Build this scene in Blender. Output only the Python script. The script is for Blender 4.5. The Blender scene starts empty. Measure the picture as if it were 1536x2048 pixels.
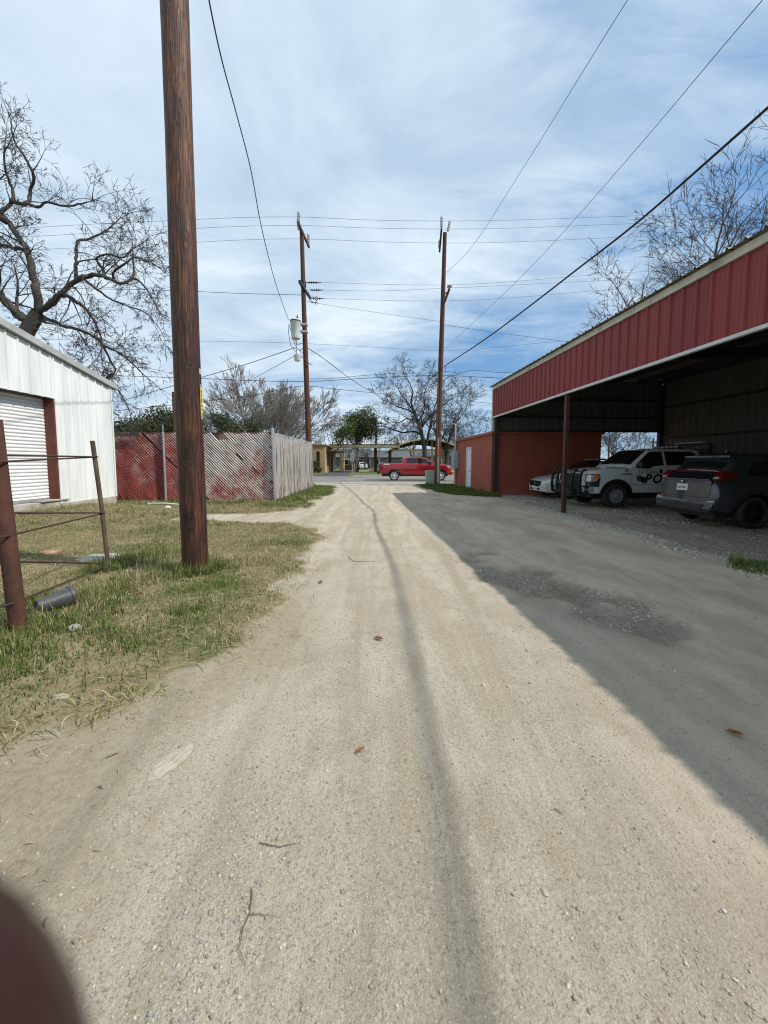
import bpy, bmesh, math, random
import numpy as np
from mathutils import Vector, Matrix
S = bpy.context.scene
COL = S.collection
R = math.radians
rng = random.Random(7)
nrg = np.random.default_rng(11)
# ------------------------------------------------------------------ camera model
FPX, PPX, PPY, PITCH, EYE = 780.0, 760.0, 985.0, math.atan(0.0775), 1.5

def ray(px, py):
    a = (px - PPX) / FPX; b = (py - PPY) / FPX
    c, s = math.cos(PITCH), math.sin(PITCH)
    return Vector((a, c - b * s, -s - b * c))
def P(px, py, Y):
    "the point at distance Y down the alley seen at a spot of the photograph"
    d = ray(px, py); return Vector((0, 0, EYE)) + d * (Y / d.y)
def G(px, py, z=0.0):
    d = ray(px, py); return Vector((0, 0, EYE)) + d * ((z - EYE) / d.z)

# ------------------------------------------------------------------ noise
def _hash(ix, iy, seed):
    n = (ix.astype(np.int64) * 374761393 + iy.astype(np.int64) * 668265263 + seed * 974634777) & 0x7fffffff
    n = ((n ^ (n >> 13)) * 1274126177) & 0x7fffffff
    n = ((n ^ (n >> 16)) * 668265263) & 0x7fffffff
    return (n & 0xffff) / 65535.0
def vnoise(x, y, seed=0):
    x = np.asarray(x, float); y = np.asarray(y, float)
    ix = np.floor(x); iy = np.floor(y); fx = x - ix; fy = y - iy
    fx = fx * fx * (3 - 2 * fx); fy = fy * fy * (3 - 2 * fy)
    a = _hash(ix, iy, seed); b = _hash(ix + 1, iy, seed); c = _hash(ix, iy + 1, seed); d = _hash(ix + 1, iy + 1, seed)
    return (a * (1 - fx) + b * fx) * (1 - fy) + (c * (1 - fx) + d * fx) * fy
def fbm(x, y, seed=0, oct=4):
    v = 0; a = .5; t = 0
    for o in range(oct):
        v = v + a * vnoise(np.asarray(x) * 2 ** o + 17.3 * o, np.asarray(y) * 2 ** o + 9.1 * o, seed + o); t += a; a *= .5
    return v / t
def sm(a, b, x):
    t = np.clip((np.asarray(x, float) - a) / (b - a), 0, 1); return t * t * (3 - 2 * t)

# ------------------------------------------------------------------ materials
def nodes(m):
    m.use_nodes = True; nt = m.node_tree; nt.nodes.clear(); return nt
def N(nt, t, **k):
    n = nt.nodes.new(t)
    for a, v in k.items():
        if a.startswith('i_'): n.inputs[a[2:].replace('_', ' ')].default_value = v
        else: setattr(n, a, v)
    return n
def ramp(nt, pts, inp=None):
    r = nt.nodes.new('ShaderNodeValToRGB'); e = r.color_ramp.elements
    e[0].position, e[1].position = pts[0][0], pts[-1][0]
    e[0].color = tuple(pts[0][1]) + (1,); e[1].color = tuple(pts[-1][1]) + (1,)
    for p, c in pts[1:-1]:
        q = e.new(p); q.color = tuple(c) + (1,)
    if inp: nt.links.new(inp, r.inputs[0])
    return r
def g3(v): return (v, v, v)
def mixc(nt, fac, a, b, mode='MIX'):
    m = nt.nodes.new('ShaderNodeMix'); m.data_type = 'RGBA'; m.blend_type = mode
    for s, v in ((m.inputs[0], fac), (m.inputs[6], a), (m.inputs[7], b)):
        if hasattr(v, 'links'): nt.links.new(v, s)
        elif isinstance(v, (int, float)): s.default_value = v
        else: s.default_value = tuple(v)[:3] + (1,)
    return m.outputs[2]
def math_(nt, op, a, b=0.0, clamp=False):
    m = nt.nodes.new('ShaderNodeMath'); m.operation = op; m.use_clamp = clamp
    for s, v in ((m.inputs[0], a), (m.inputs[1], b)):
        if hasattr(v, 'links'): nt.links.new(v, s)
        else: s.default_value = v
    return m.outputs[0]
def noise_(nt, vec, scale, detail=5, rough=.6, dist=0.0):
    n = N(nt, 'ShaderNodeTexNoise'); n.inputs['Scale'].default_value = scale; n.inputs['Detail'].default_value = detail
    n.inputs['Roughness'].default_value = rough; n.inputs['Distortion'].default_value = dist
    if vec: nt.links.new(vec, n.inputs['Vector'])
    return n.outputs['Fac']
def mapping(nt, src, scale=(1, 1, 1), rot=(0, 0, 0)):
    m = N(nt, 'ShaderNodeMapping'); m.inputs['Scale'].default_value = scale; m.inputs['Rotation'].default_value = rot
    nt.links.new(src, m.inputs['Vector']); return m.outputs[0]
def finish(nt, col, rough=.7, metal=0.0, height=None, bump=.3, dist=.01, spec=.5, coat=0, alpha=None, trans=0):
    b = N(nt, 'ShaderNodeBsdfPrincipled'); o = N(nt, 'ShaderNodeOutputMaterial')
    for nm, v in (('Base Color', col), ('Roughness', rough), ('Metallic', metal), ('Specular IOR Level', spec), ('Coat Weight', coat), ('Transmission Weight', trans)):
        if hasattr(v, 'links'): nt.links.new(v, b.inputs[nm])
        elif isinstance(v, (int, float)): b.inputs[nm].default_value = v
        else: b.inputs[nm].default_value = tuple(v)[:3] + (1,)
    if height is not None:
        bp = N(nt, 'ShaderNodeBump'); bp.inputs['Strength'].default_value = bump; bp.inputs['Distance'].default_value = dist
        nt.links.new(height, bp.inputs['Height']); nt.links.new(bp.outputs[0], b.inputs['Normal'])
    nt.links.new(b.outputs[0], o.inputs[0]); return b
M = {}
def pm(name, c1, c2=None, scale=6, rough=.7, metal=0, stretch=(1, 1, 1), bump=.2, bs=None, lo=.35, hi=.65, detail=6, spec=.4, coat=0, grime=None, gs=1.5, glo=.55, ghi=.75):
    m = bpy.data.materials.new(name); nt = nodes(m)
    tc = N(nt, 'ShaderNodeTexCoord'); v = mapping(nt, tc.outputs['Object'], stretch)
    f = noise_(nt, v, scale, detail)
    c2 = c2 or tuple(x * .75 for x in c1)
    col = ramp(nt, [(lo, c2), (hi, c1)], f).outputs[0]
    if grime:
        g = noise_(nt, tc.outputs['Object'], gs, 7, .65)
        col = mixc(nt, ramp(nt, [(glo, g3(0)), (ghi, g3(1))], g).outputs[0], col, grime)
    h = noise_(nt, v, bs or scale * 3, 4)
    finish(nt, col, rough, metal, h, bump, .01, spec, coat)
    M[name] = m; return m
def attrmat(name, attr='Col', rough=.8, bump=0, spec=.25, trans=None):
    m = bpy.data.materials.new(name); nt = nodes(m)
    a = N(nt, 'ShaderNodeAttribute', attribute_name=attr)
    b = finish(nt, a.outputs['Color'], rough, 0, None, spec=spec)
    if trans:
        o = [n for n in nt.nodes if n.type == 'OUTPUT_MATERIAL'][0]
        t = N(nt, 'ShaderNodeBsdfTranslucent'); nt.links.new(a.outputs['Color'], t.inputs[0])
        mx = N(nt, 'ShaderNodeMixShader'); mx.inputs[0].default_value = trans
        nt.links.new(b.outputs[0], mx.inputs[1]); nt.links.new(t.outputs[0], mx.inputs[2]); nt.links.new(mx.outputs[0], o.inputs[0])
    M[name] = m; return m

# ------------------------------------------------------------------ objects
def tag(o, label=None, cat=None, group=None, kind=None):
    if label: o['label'] = label
    if cat: o['category'] = cat
    if group: o['group'] = group
    if kind: o['kind'] = kind
    return o
def thing(name, loc, label, cat, group=None, rz=0):
    o = bpy.data.objects.new(name, None); COL.objects.link(o); o.location = loc; o.rotation_euler = (0, 0, rz)
    o.empty_display_size = .1
    return tag(o, label, cat, group)
def wloc(o):
    v = Vector((0, 0, 0))
    while o: v += o.location; o = o.parent
    return v
def link(name, me, mat, parent=None, smooth=False):
    o = bpy.data.objects.new(name, me); COL.objects.link(o)
    if mat: me.materials.append(M[mat] if isinstance(mat, str) else mat)
    if parent: o.parent = parent
    if smooth: me.polygons.foreach_set('use_smooth', [True] * len(me.polygons))
    return o
def np_mesh(name, verts, faces, mat, parent=None, smooth=False, cols=None):
    "verts (n,3); faces list of int arrays (k,m)"
    me = bpy.data.meshes.new(name); verts = np.asarray(verts, np.float32)
    me.vertices.add(len(verts)); me.vertices.foreach_set('co', verts.ravel())
    loops = np.concatenate([f.ravel() for f in faces]); tot = np.concatenate([np.full(len(f), f.shape[1]) for f in faces])
    start = np.concatenate([[0], np.cumsum(tot)[:-1]])
    me.loops.add(len(loops)); me.loops.foreach_set('vertex_index', loops.astype(np.int32))
    me.polygons.add(len(tot)); me.polygons.foreach_set('loop_start', start.astype(np.int32)); me.polygons.foreach_set('loop_total', tot.astype(np.int32))
    if smooth: me.polygons.foreach_set('use_smooth', np.ones(len(tot), bool))
    if cols is not None:
        a = me.attributes.new('Col', 'FLOAT_COLOR', 'POINT')
        c = np.ones((len(verts), 4), np.float32); c[:, :3] = cols; a.data.foreach_set('color', c.ravel())
    me.update(calc_edges=True)
    return link(name, me, mat, parent)

class MB:
    def __init__(s): s.v = []; s.f = []
    def add(s, vs, fs):
        b = len(s.v); s.v += [tuple(v) for v in vs]; s.f += [tuple(b + i for i in f) for f in fs]; return s
    def obox(s, c, ax, ay, az):
        c = Vector(c); ax = Vector(ax); ay = Vector(ay); az = Vector(az)
        vs = [c + ax * i + ay * j + az * k for k in (-1, 1) for j in (-1, 1) for i in (-1, 1)]
        return s.add(vs, [(0, 2, 3, 1), (4, 5, 7, 6), (0, 1, 5, 4), (2, 6, 7, 3), (0, 4, 6, 2), (1, 3, 7, 5)])
    def box(s, lo, hi):
        lo = Vector(lo); hi = Vector(hi); h = (hi - lo) / 2
        return s.obox((lo + hi) / 2, (h.x, 0, 0), (0, h.y, 0), (0, 0, h.z))
    def bar(s, a, b, w, d=None, up=(0, 0, 1)):
        a = Vector(a); b = Vector(b); t = (b - a); L = t.length; t.normalize(); up = Vector(up)
        if abs(t.dot(up)) > .98: up = Vector((1, 0, 0))
        x = t.cross(up).normalized(); y = x.cross(t)
        return s.obox((a + b) / 2, t * (L / 2), x * (w / 2), y * ((d or w) / 2))
    def tube(s, pts, rad, n=8, cap=True):
        pts = [Vector(p) for p in pts]; m = len(pts)
        rad = [rad] * m if isinstance(rad, (int, float)) else rad
        vs = []; ref = None
        for i, p in enumerate(pts):
            t = (pts[min(i + 1, m - 1)] - pts[max(i - 1, 0)]).normalized()
            if ref is None:
                ref = Vector((0, 0, 1)) if abs(t.z) < .9 else Vector((1, 0, 0))
            u = t.cross(ref)
            if u.length < 1e-4: u = t.cross(Vector((0, 1, 0)))
            u.normalize(); w = t.cross(u); ref = -t.cross(u).cross(t) if False else ref
            vs += [p + (u * math.cos(2 * math.pi * k / n) + w * math.sin(2 * math.pi * k / n)) * rad[i] for k in range(n)]
        fs = [(i * n + k, i * n + (k + 1) % n, (i + 1) * n + (k + 1) % n, (i + 1) * n + k) for i in range(m - 1) for k in range(n)]
        if cap: fs += [tuple(range(n))[::-1], tuple((m - 1) * n + k for k in range(n))]
        return s.add(vs, fs)
    def lathe(s, o, axis, prof, n=24):
        o = Vector(o); a = Vector(axis).normalized(); u = a.cross(Vector((0, 0, 1)) if abs(a.z) < .9 else Vector((1, 0, 0))).normalized(); w = a.cross(u)
        vs = [o + a * h + (u * math.cos(2 * math.pi * k / n) + w * math.sin(2 * math.pi * k / n)) * r for h, r in prof for k in range(n)]
        m = len(prof)
        fs = [(i * n + k, i * n + (k + 1) % n, (i + 1) * n + (k + 1) % n, (i + 1) * n + k) for i in range(m - 1) for k in range(n)]
        fs += [tuple(range(n))[::-1], tuple((m - 1) * n + k for k in range(n))]
        return s.add(vs, fs)
    def prism(s, poly, to3, d):
        "poly: 2d outline, to3(u,v)->Vector, extruded by vector d"
        n = len(poly); a = [Vector(to3(u, v)) for u, v in poly]; d = Vector(d)
        return s.add(a + [p + d for p in a], [tuple(range(n)), tuple(range(2 * n - 1, n - 1, -1))] + [(i, i + n, (i + 1) % n + n, (i + 1) % n) for i in range(n)])
    def build(s, name, mat, parent=None, local=False, smooth=False, bevel=0, recalc=True):
        off = Vector((0, 0, 0)) if (local or parent is None) else wloc(parent)
        me = bpy.data.meshes.new(name)
        me.from_pydata([(v[0] - off.x, v[1] - off.y, v[2] - off.z) for v in s.v], [], s.f)
        bm = bmesh.new(); bm.from_mesh(me)
        if recalc: bmesh.ops.recalc_face_normals(bm, faces=bm.faces)
        if bevel:
            es = [e for e in bm.edges if len(e.link_faces) == 2 and e.calc_face_angle(0) > .6]
            bmesh.ops.bevel(bm, geom=es, offset=bevel, segments=2, affect='EDGES', profile=.6)
        bm.to_mesh(me); bm.free()
        o = link(name, me, mat, parent, smooth)
        if smooth:
            try: me.set_sharp_from_angle(angle=R(38))
            except Exception: pass
        return o
def copy_tree(o, parent=None):
    c = o.copy(); COL.objects.link(c); c.parent = parent
    for ch in list(o.children): copy_tree(ch, c)
    return c
PAN = [(0, 0), (.018, .032), (.052, .032), (.07, 0), (.14, 0), (.148, .006), (.162, .006), (.17, 0), (.22, 0), (.228, .006), (.242, .006), (.25, 0)]
def ribs(mb, o, u, v, n, L, v0, v1, pitch=.305, prof=PAN, hs=1.0):
    "ribbed metal sheet: runs L along u, from height v0(a) to v1(a) along v, ribs stand out along n"
    o = Vector(o); u = Vector(u); v = Vector(v); n = Vector(n)
    f0 = v0 if callable(v0) else (lambda a: v0); f1 = v1 if callable(v1) else (lambda a: v1)
    st = []; k = 0
    while k * pitch < L:
        for a, h in prof:
            if k * pitch + a * pitch / .305 < L: st.append((k * pitch + a * pitch / .305, h * hs))
        k += 1
    st.append((L, 0))
    vs = []
    for a, h in st: vs += [o + u * a + v * f0(a) + n * h, o + u * a + v * f1(a) + n * h]
    mb.add(vs, [(2 * i, 2 * i + 2, 2 * i + 3, 2 * i + 1) for i in range(len(st) - 1)])
    return mb
def text2d(s, size, shear=0, bold=0, space=1):
    cu = bpy.data.curves.new('txt', 'FONT'); cu.body = s; cu.size = size; cu.shear = shear; cu.offset = bold; cu.space_character = space; cu.resolution_u = 3
    o = bpy.data.objects.new('txt', cu); COL.objects.link(o)
    me = bpy.data.meshes.new_from_object(o.evaluated_get(bpy.context.evaluated_depsgraph_get()))
    v = [(p.co.x, p.co.y) for p in me.vertices]; f = [tuple(p.vertices) for p in me.polygons]
    bpy.data.objects.remove(o); bpy.data.meshes.remove(me); bpy.data.curves.remove(cu)
    return v, f
def put_text(mb, s, size, to3, shear=0, bold=0, space=1):
    v, f = text2d(s, size, shear, bold, space); mb.add([to3(a, b) for a, b in v], f); return max(a for a, b in v)
# ------------------------------------------------------------------ camera, sun, sky
cam = bpy.data.objects.new('camera', bpy.data.cameras.new('camera')); COL.objects.link(cam); S.camera = cam
cam.location = (0, 0, EYE); cam.rotation_euler = (R(90) - PITCH, 0, 0)
cd = cam.data; cd.sensor_fit = 'VERTICAL'; cd.sensor_height = 36; cd.sensor_width = 27; cd.lens = 36 * FPX / 2048
cd.shift_x = (768 - PPX) / 2048; cd.shift_y = -(1024 - PPY) / 2048; cd.clip_start = .004; cd.clip_end = 3000
cd.dof.use_dof = True; cd.dof.focus_distance = 9; cd.dof.aperture_fstop = 9
S.render.resolution_x = 768; S.render.resolution_y = 1024
S.view_settings.view_transform = 'Standard'; S.view_settings.look = 'None'; S.view_settings.gamma = 1; S.view_settings.exposure = 0.27
S.cycles.max_bounces = 6; S.cycles.transparent_max_bounces = 12
S.cycles.filter_width = 1.15; S.cycles.use_adaptive_sampling = False; S.cycles.sample_clamp_indirect = 4
try: S.cycles.use_denoising = True; S.cycles.denoising_prefilter = 'ACCURATE'; S.cycles.denoising_input_passes = 'RGB_ALBEDO_NORMAL'
except Exception: pass
EL, AZ = R(47.2), R(-14)                                  # sun stands over the carport, a touch on the viewer's side
sd = Vector((math.cos(EL) * math.cos(AZ), math.cos(EL) * math.sin(AZ), math.sin(EL)))
sun = bpy.data.objects.new('sun', bpy.data.lights.new('sun', 'SUN')); COL.objects.link(sun)
sun.rotation_euler = sd.to_track_quat('Z', 'Y').to_euler(); sun.location = (20, -5, 30)
sun.data.energy = 3.7; sun.data.angle = R(.5); sun.data.color = (1, .945, .86)
W = bpy.data.worlds.new('World'); S.world = W; W.use_nodes = True; nt = W.node_tree; nt.nodes.clear()
sky = N(nt, 'ShaderNodeTexSky'); sky.sky_type = 'NISHITA'; sky.sun_disc = False; sky.sun_elevation = EL; sky.sun_rotation = R(90) - AZ
sky.air_density = 1.0; sky.dust_density = .6; sky.ozone_density = 2.2
tc = N(nt, 'ShaderNodeTexCoord'); sx = N(nt, 'ShaderNodeSeparateXYZ'); nt.links.new(tc.outputs['Generated'], sx.inputs[0])
zz = math_(nt, 'ADD', math_(nt, 'MAXIMUM', sx.outputs[2], 0.0), .16)
cx = N(nt, 'ShaderNodeCombineXYZ'); nt.links.new(math_(nt, 'DIVIDE', sx.outputs[0], zz), cx.inputs[0]); nt.links.new(math_(nt, 'DIVIDE', sx.outputs[1], zz), cx.inputs[1])
# broad veil of high cloud, streaky wisps, a low bank of small puffs
veil = noise_(nt, mapping(nt, cx.outputs[0], (.5, .8, 1), (0, 0, R(-35))), .9, 6, .55, .5)
wisp = noise_(nt, mapping(nt, cx.outputs[0], (.8, 2.0, 1), (0, 0, R(32))), 2.1, 9, .64, 1.0)
side = math_(nt, 'MULTIPLY', sx.outputs[0], -.44)          # the veil thins out over the carport
lowz = ramp(nt, [(.05, g3(-.0)), (.22, g3(.25)), (.55, g3(1))], sx.outputs[2]).outputs[0]
m1 = math_(nt, 'ADD', math_(nt, 'MULTIPLY', veil, .85), math_(nt, 'MULTIPLY', wisp, .5))
m1 = math_(nt, 'ADD', math_(nt, 'ADD', m1, side), math_(nt, 'MULTIPLY', lowz, .24))
m1 = ramp(nt, [(.50, g3(.0)), (.60, g3(.40)), (.78, g3(.95))], m1).outputs[0]
puff = noise_(nt, mapping(nt, tc.outputs['Generated'], (1, 1, 3.2)), 5.5, 9, .58, .3)
band = ramp(nt, [(.0, g3(.7)), (.12, g3(.9)), (.24, g3(.35)), (.4, g3(0))], sx.outputs[2]).outputs[0]
m2 = math_(nt, 'MULTIPLY', ramp(nt, [(.47, g3(0)), (.64, g3(1))], puff).outputs[0], band)
mk = math_(nt, 'MAXIMUM', m1, m2)
shade = ramp(nt, [(.36, (4.7, 6.1, 7.7)), (.50, (6.2, 7.5, 8.8)), (.64, (7.9, 9.0, 9.7))], noise_(nt, mapping(nt, cx.outputs[0], (1, 1.5, 1), (0, 0, R(-25))), 1.2, 7, .58, .5)).outputs[0]
blue = mixc(nt, 1.0, mixc(nt, .55, sky.outputs[0], (1.5, 3.9, 7.6)), (1.0, 1.0, 1.0), 'MULTIPLY')
skyc = mixc(nt, mk, blue, shade)
bg = N(nt, 'ShaderNodeBackground'); bg.inputs[1].default_value = .09; nt.links.new(skyc, bg.inputs[0])
wo = N(nt, 'ShaderNodeOutputWorld'); nt.links.new(bg.outputs[0], wo.inputs[0])
pm('white_metal', (.78, .80, .78), (.62, .66, .64), 3, .42, 0, (1, 1, .15), .05, grime=(.42, .43, .38), gs=.9, glo=.6, ghi=.95)
pm('grey_trim', (.42, .42, .41), None, 3, .5)
pm('galv', (.50, .51, .52), (.38, .39, .40), 12, .45, .6)
pm('door_slat', (.80, .81, .80), (.70, .71, .70), 3, .4, 0, (.2, .2, 2))
pm('primer', (.16, .045, .028), (.10, .03, .02), 4, .7)
pm('slat_backing', (.13, .026, .023), (.08, .018, .016), 4, .8)  # even dark red-brown of the backing slats
pm('concrete', (.46, .43, .38), (.33, .31, .27), 4, .9, bump=.3, grime=(.2, .18, .13), gs=1.2)
pm('pole_far', (.115, .045, .026), (.06, .026, .017), 6, .85, 0, (6, 6, .4))
pm('old_wood', (.13, .10, .08), (.07, .055, .045), 8, .9, 0, (6, 6, .6))
pm('insul', (.45, .46, .47), (.32, .33, .34), 8, .4)
pm('dark_metal', (.035, .035, .037), (.02, .02, .02), 8, .5, .3)
pm('wire', (.02, .02, .022), (.012, .012, .014), 8, .6)
pm('wire_grey', (.10, .11, .13), (.07, .08, .09), 8, .5)
pm('transf', (.62, .64, .60), (.5, .52, .48), 3, .45, 0, (1, 1, .4), grime=(.32, .28, .22), gs=3)
pm('rust', (.105, .042, .027), (.05, .024, .018), 9, .9, 0, (1, 1, .5), .5, grime=(.035, .022, .018), gs=5)
pm('rod', (.075, .04, .03), (.04, .025, .02), 30, .85)
pm('picket', (.12, .085, .05), (.05, .035, .025), 8, .85, 0, (3, 3, .4), .5)
pm('fascia_red', (.26, .030, .025), (.21, .024, .022), 4, .42, 0, (1, 1, .12), .04, grime=(.14, .02, .022), gs=2.2)
pm('cream', (.55, .52, .43), (.42, .40, .33), 4, .6, 0, grime=(.25, .23, .18))
pm('white_trim', (.60, .61, .60), (.48, .49, .48), 5, .5)
pm('roof_metal', (.20, .17, .13), (.11, .095, .075), 4, .6, 0, (1, 1, 1), grime=(.06, .05, .04))
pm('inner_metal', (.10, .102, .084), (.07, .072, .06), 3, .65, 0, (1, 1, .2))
pm('steel_brown', (.075, .028, .021), (.05, .021, .017), 5, .6, grime=(.03, .02, .018))
pm('steel_dark', (.03, .026, .024), None, 5, .7)
pm('door_white', (.74, .75, .76), (.66, .67, .68), 4, .45)
pm('meter_grey', (.36, .39, .41), (.28, .31, .33), 5, .45)
pm('pedestal', (.38, .47, .36), (.30, .38, .28), 5, .6)
pm('orange', (.75, .16, .03), None, 5, .5)
pm('tan', (.52, .36, .19), (.44, .30, .155), 2, .9, grime=(.36, .25, .13))
pm('tan_dark', (.24, .13, .06), None, 3, .8)
pm('cream_beam', (.74, .62, .38), (.64, .53, .31), 2, .7)
pm('wood_pale', (.55, .46, .30), (.4, .32, .2), 5, .8, 0, (4, 4, .5))
pm('wood_dark', (.12, .07, .035), (.07, .045, .025), 5, .8)
pm('roof_grey', (.13, .13, .135), (.09, .09, .095), 3, .85)
pm('siding', (.17, .165, .155), (.12, .115, .11), 2, .8)
pm('paint_red', (.34, .006, .012), (.30, .005, .010), 2, .22, .15, bump=0, coat=1)
pm('paint_white', (.64, .66, .65), (.57, .59, .57), 1.6, .28, 0, bump=0, coat=.8, grime=(.40, .39, .34), gs=1.1, glo=.55, ghi=.9)
pm('paint_grey', (.050, .056, .060), (.04, .045, .048), 2, .3, .35, bump=0, coat=.9)
pm('black_plastic', (.022, .022, .024), (.015, .015, .016), 10, .5)
pm('rubber', (.022, .021, .02), (.014, .014, .013), 14, .85, bump=.3, grime=(.07, .062, .05), gs=6, glo=.5, ghi=.9)
pm('glass_dark', (.012, .014, .016), (.009, .011, .012), 2, .06, 0, bump=0, spec=.6)
pm('rim_silver', (.80, .81, .82), (.7, .71, .72), 6, .3, .2, bump=0)
pm('rim_steel', (.30, .30, .31), (.2, .2, .205), 6, .5, .2)
pm('rim_black', (.018, .018, .02), None, 6, .4, .3)
pm('chrome', (.7, .71, .72), (.6, .6, .62), 3, .16, .95, bump=0)
pm('lens_clear', (.62, .65, .67), (.45, .48, .5), 14, .12, .35, bump=0)
pm('lens_amber', (.75, .17, .02), None, 5, .2, bump=0)
pm('lens_red', (.16, .004, .007), (.10, .003, .005), 6, .12, bump=0, coat=1)
pm('plate_white', (.72, .73, .72), None, 8, .5)
pm('ink', (.012, .012, .014), None, 8, .5)
pm('decal_grey', (.10, .095, .075), (.05, .048, .04), 30, .6)
pm('tag_yellow', (.80, .58, .06), (.7, .5, .05), 8, .5)
pm('tag_alu', (.55, .54, .50), None, 8, .4, .5)
pm('pot', (.075, .08, .085), (.05, .054, .058), 5, .5, grime=(.14, .13, .11), gs=6)
pm('white_pvc', (.72, .72, .70), None, 5, .5)
pm('stone_flat', (.42, .38, .31), (.32, .285, .22), 14, .9, bump=.6)
pm('brick', (.42, .20, .13), (.32, .16, .11), 10, .95, bump=.5, grime=(.45, .36, .28), gs=8)
pm('leaf_brown', (.22, .09, .035), (.13, .055, .025), 30, .8)
pm('leaf_orange', (.26, .10, .04), (.18, .065, .03), 30, .8)
pm('twig', (.15, .115, .085), (.09, .068, .05), 40, .9)
pm('bag', (.36, .35, .31), (.28, .27, .24), 20, .35)
pm('bark', (.085, .075, .065), (.035, .031, .028), 9, .95, 0, (2, 2, .5), .6, grime=(.15, .145, .125), gs=4)
pm('bark_pale', (.30, .275, .245), (.18, .165, .145), 9, .95, 0, (2, 2, .5), .5)
pm('bark_grey', (.075, .065, .058), (.042, .037, .034), 9, .95, 0, (2, 2, .5), .5)
pm('skin', (.036, .013, .013), (.027, .010, .010), 60, .5, bump=.2, spec=.35)  # skin tone darkened to stand in for the shade on the fingertip
pm('fabric_dark', (.03, .033, .045), None, 60, .9)
pm('nail', (.55, .32, .26), None, 60, .3)
attrmat('blade', rough=.75, trans=.25)
attrmat('leafmat', rough=.7, trans=.2)
attrmat('stonemat', rough=.9)

def mat_pole():
    "weathered creosote pole: dark wet-looking streaks over orange-brown grain with knots"
    m = bpy.data.materials.new('pole_wood'); nt = nodes(m); tc = N(nt, 'ShaderNodeTexCoord'); ob = tc.outputs['Object']
    v = mapping(nt, ob, (1, 1, .22))
    grain = noise_(nt, mapping(nt, ob, (1, 1, .07)), 15, 8, .68, 2.2)
    big = noise_(nt, v, 5, 6, .62, 1.6)
    c1 = ramp(nt, [(.33, (.018, .008, .006)), (.46, (.07, .026, .013)), (.56, (.15, .058, .026)), (.70, (.27, .135, .065))], grain).outputs[0]
    c2 = ramp(nt, [(.33, (.011, .006, .005)), (.5, (.038, .014, .009)), (.68, (.092, .034, .018))], grain).outputs[0]
    sz = N(nt, 'ShaderNodeSeparateXYZ'); nt.links.new(ob, sz.inputs[0])
    low = ramp(nt, [(0, g3(1)), (.55, g3(.72)), (1, g3(0))], math_(nt, 'MULTIPLY', sz.outputs[2], .19)).outputs[0]
    f = math_(nt, 'ADD', math_(nt, 'MULTIPLY', low, .9), math_(nt, 'MULTIPLY', math_(nt, 'SUBTRACT', big, .5), 2.6), True)
    col = mixc(nt, f, c1, c2)
    vo = N(nt, 'ShaderNodeTexVoronoi'); vo.inputs['Scale'].default_value = 1.0
    wv = N(nt, 'ShaderNodeVectorMath'); wv.operation = 'ADD'
    nt.links.new(mapping(nt, ob, (3.2, 3.2, 1.35)), wv.inputs[0])
    nz = N(nt, 'ShaderNodeTexNoise'); nz.inputs['Scale'].default_value = 3; nt.links.new(ob, nz.inputs['Vector'])
    sc = N(nt, 'ShaderNodeVectorMath'); sc.operation = 'SCALE'; sc.inputs['Scale'].default_value = .35; nt.links.new(nz.outputs['Color'], sc.inputs[0]); nt.links.new(sc.outputs[0], wv.inputs[1])
    nt.links.new(wv.outputs[0], vo.inputs['Vector'])
    kn = ramp(nt, [(.10, g3(1)), (.15, g3(.2)), (.20, g3(.8)), (.27, g3(0))], vo.outputs['Distance']).outputs[0]
    col = mixc(nt, math_(nt, 'MULTIPLY', kn, .8), col, (.018, .008, .006))
    crack = ramp(nt, [(.575, g3(0)), (.62, g3(1))], noise_(nt, mapping(nt, ob, (1, 1, .03)), 60, 3, .5, .6)).outputs[0]
    col = mixc(nt, math_(nt, 'MULTIPLY', crack, .75), col, (.014, .007, .005))
    h = math_(nt, 'SUBTRACT', grain, math_(nt, 'ADD', math_(nt, 'MULTIPLY', crack, .6), math_(nt, 'MULTIPLY', kn, .5)))
    finish(nt, col, .62, 0, h, .7, .012, .4); M['pole_wood'] = m
mat_pole()

def mat_block():
    "painted concrete block"
    m = bpy.data.materials.new('block_paint'); nt = nodes(m); tc = N(nt, 'ShaderNodeTexCoord'); ob = tc.outputs['Object']
    ge = N(nt, 'ShaderNodeNewGeometry'); sx = N(nt, 'ShaderNodeSeparateXYZ'); nt.links.new(ob, sx.inputs[0])
    cx = N(nt, 'ShaderNodeCombineXYZ'); nt.links.new(math_(nt, 'ADD', sx.outputs[0], sx.outputs[1]), cx.inputs[0]); nt.links.new(sx.outputs[2], cx.inputs[1])
    br = N(nt, 'ShaderNodeTexBrick'); br.inputs['Scale'].default_value = 1; br.inputs['Brick Width'].default_value = .406; br.inputs['Row Height'].default_value = .203
    br.inputs['Mortar Size'].default_value = .006; br.inputs['Mortar Smooth'].default_value = .4
    nt.links.new(cx.outputs[0], br.inputs['Vector'])
    n1 = noise_(nt, ob, 1.6, 6, .6)
    col = ramp(nt, [(.35, (.25, .060, .035)), (.6, (.315, .078, .045)), (.75, (.35, .095, .058))], n1).outputs[0]
    col = mixc(nt, math_(nt, 'MULTIPLY', br.outputs['Fac'], .35), col, (.22, .045, .025))
    low = ramp(nt, [(.0, g3(.55)), (.16, g3(.1)), (.3, g3(0))], sx.outputs[2]).outputs[0]
    col = mixc(nt, math_(nt, 'MULTIPLY', low, noise_(nt, ob, 5, 4)), col, (.42, .17, .10))
    h = math_(nt, 'SUBTRACT', math_(nt, 'MULTIPLY', noise_(nt, ob, 60, 4), .35), br.outputs['Fac'])
    finish(nt, col, .8, 0, h, .25, .006); M['block_paint'] = m
mat_block()

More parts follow.
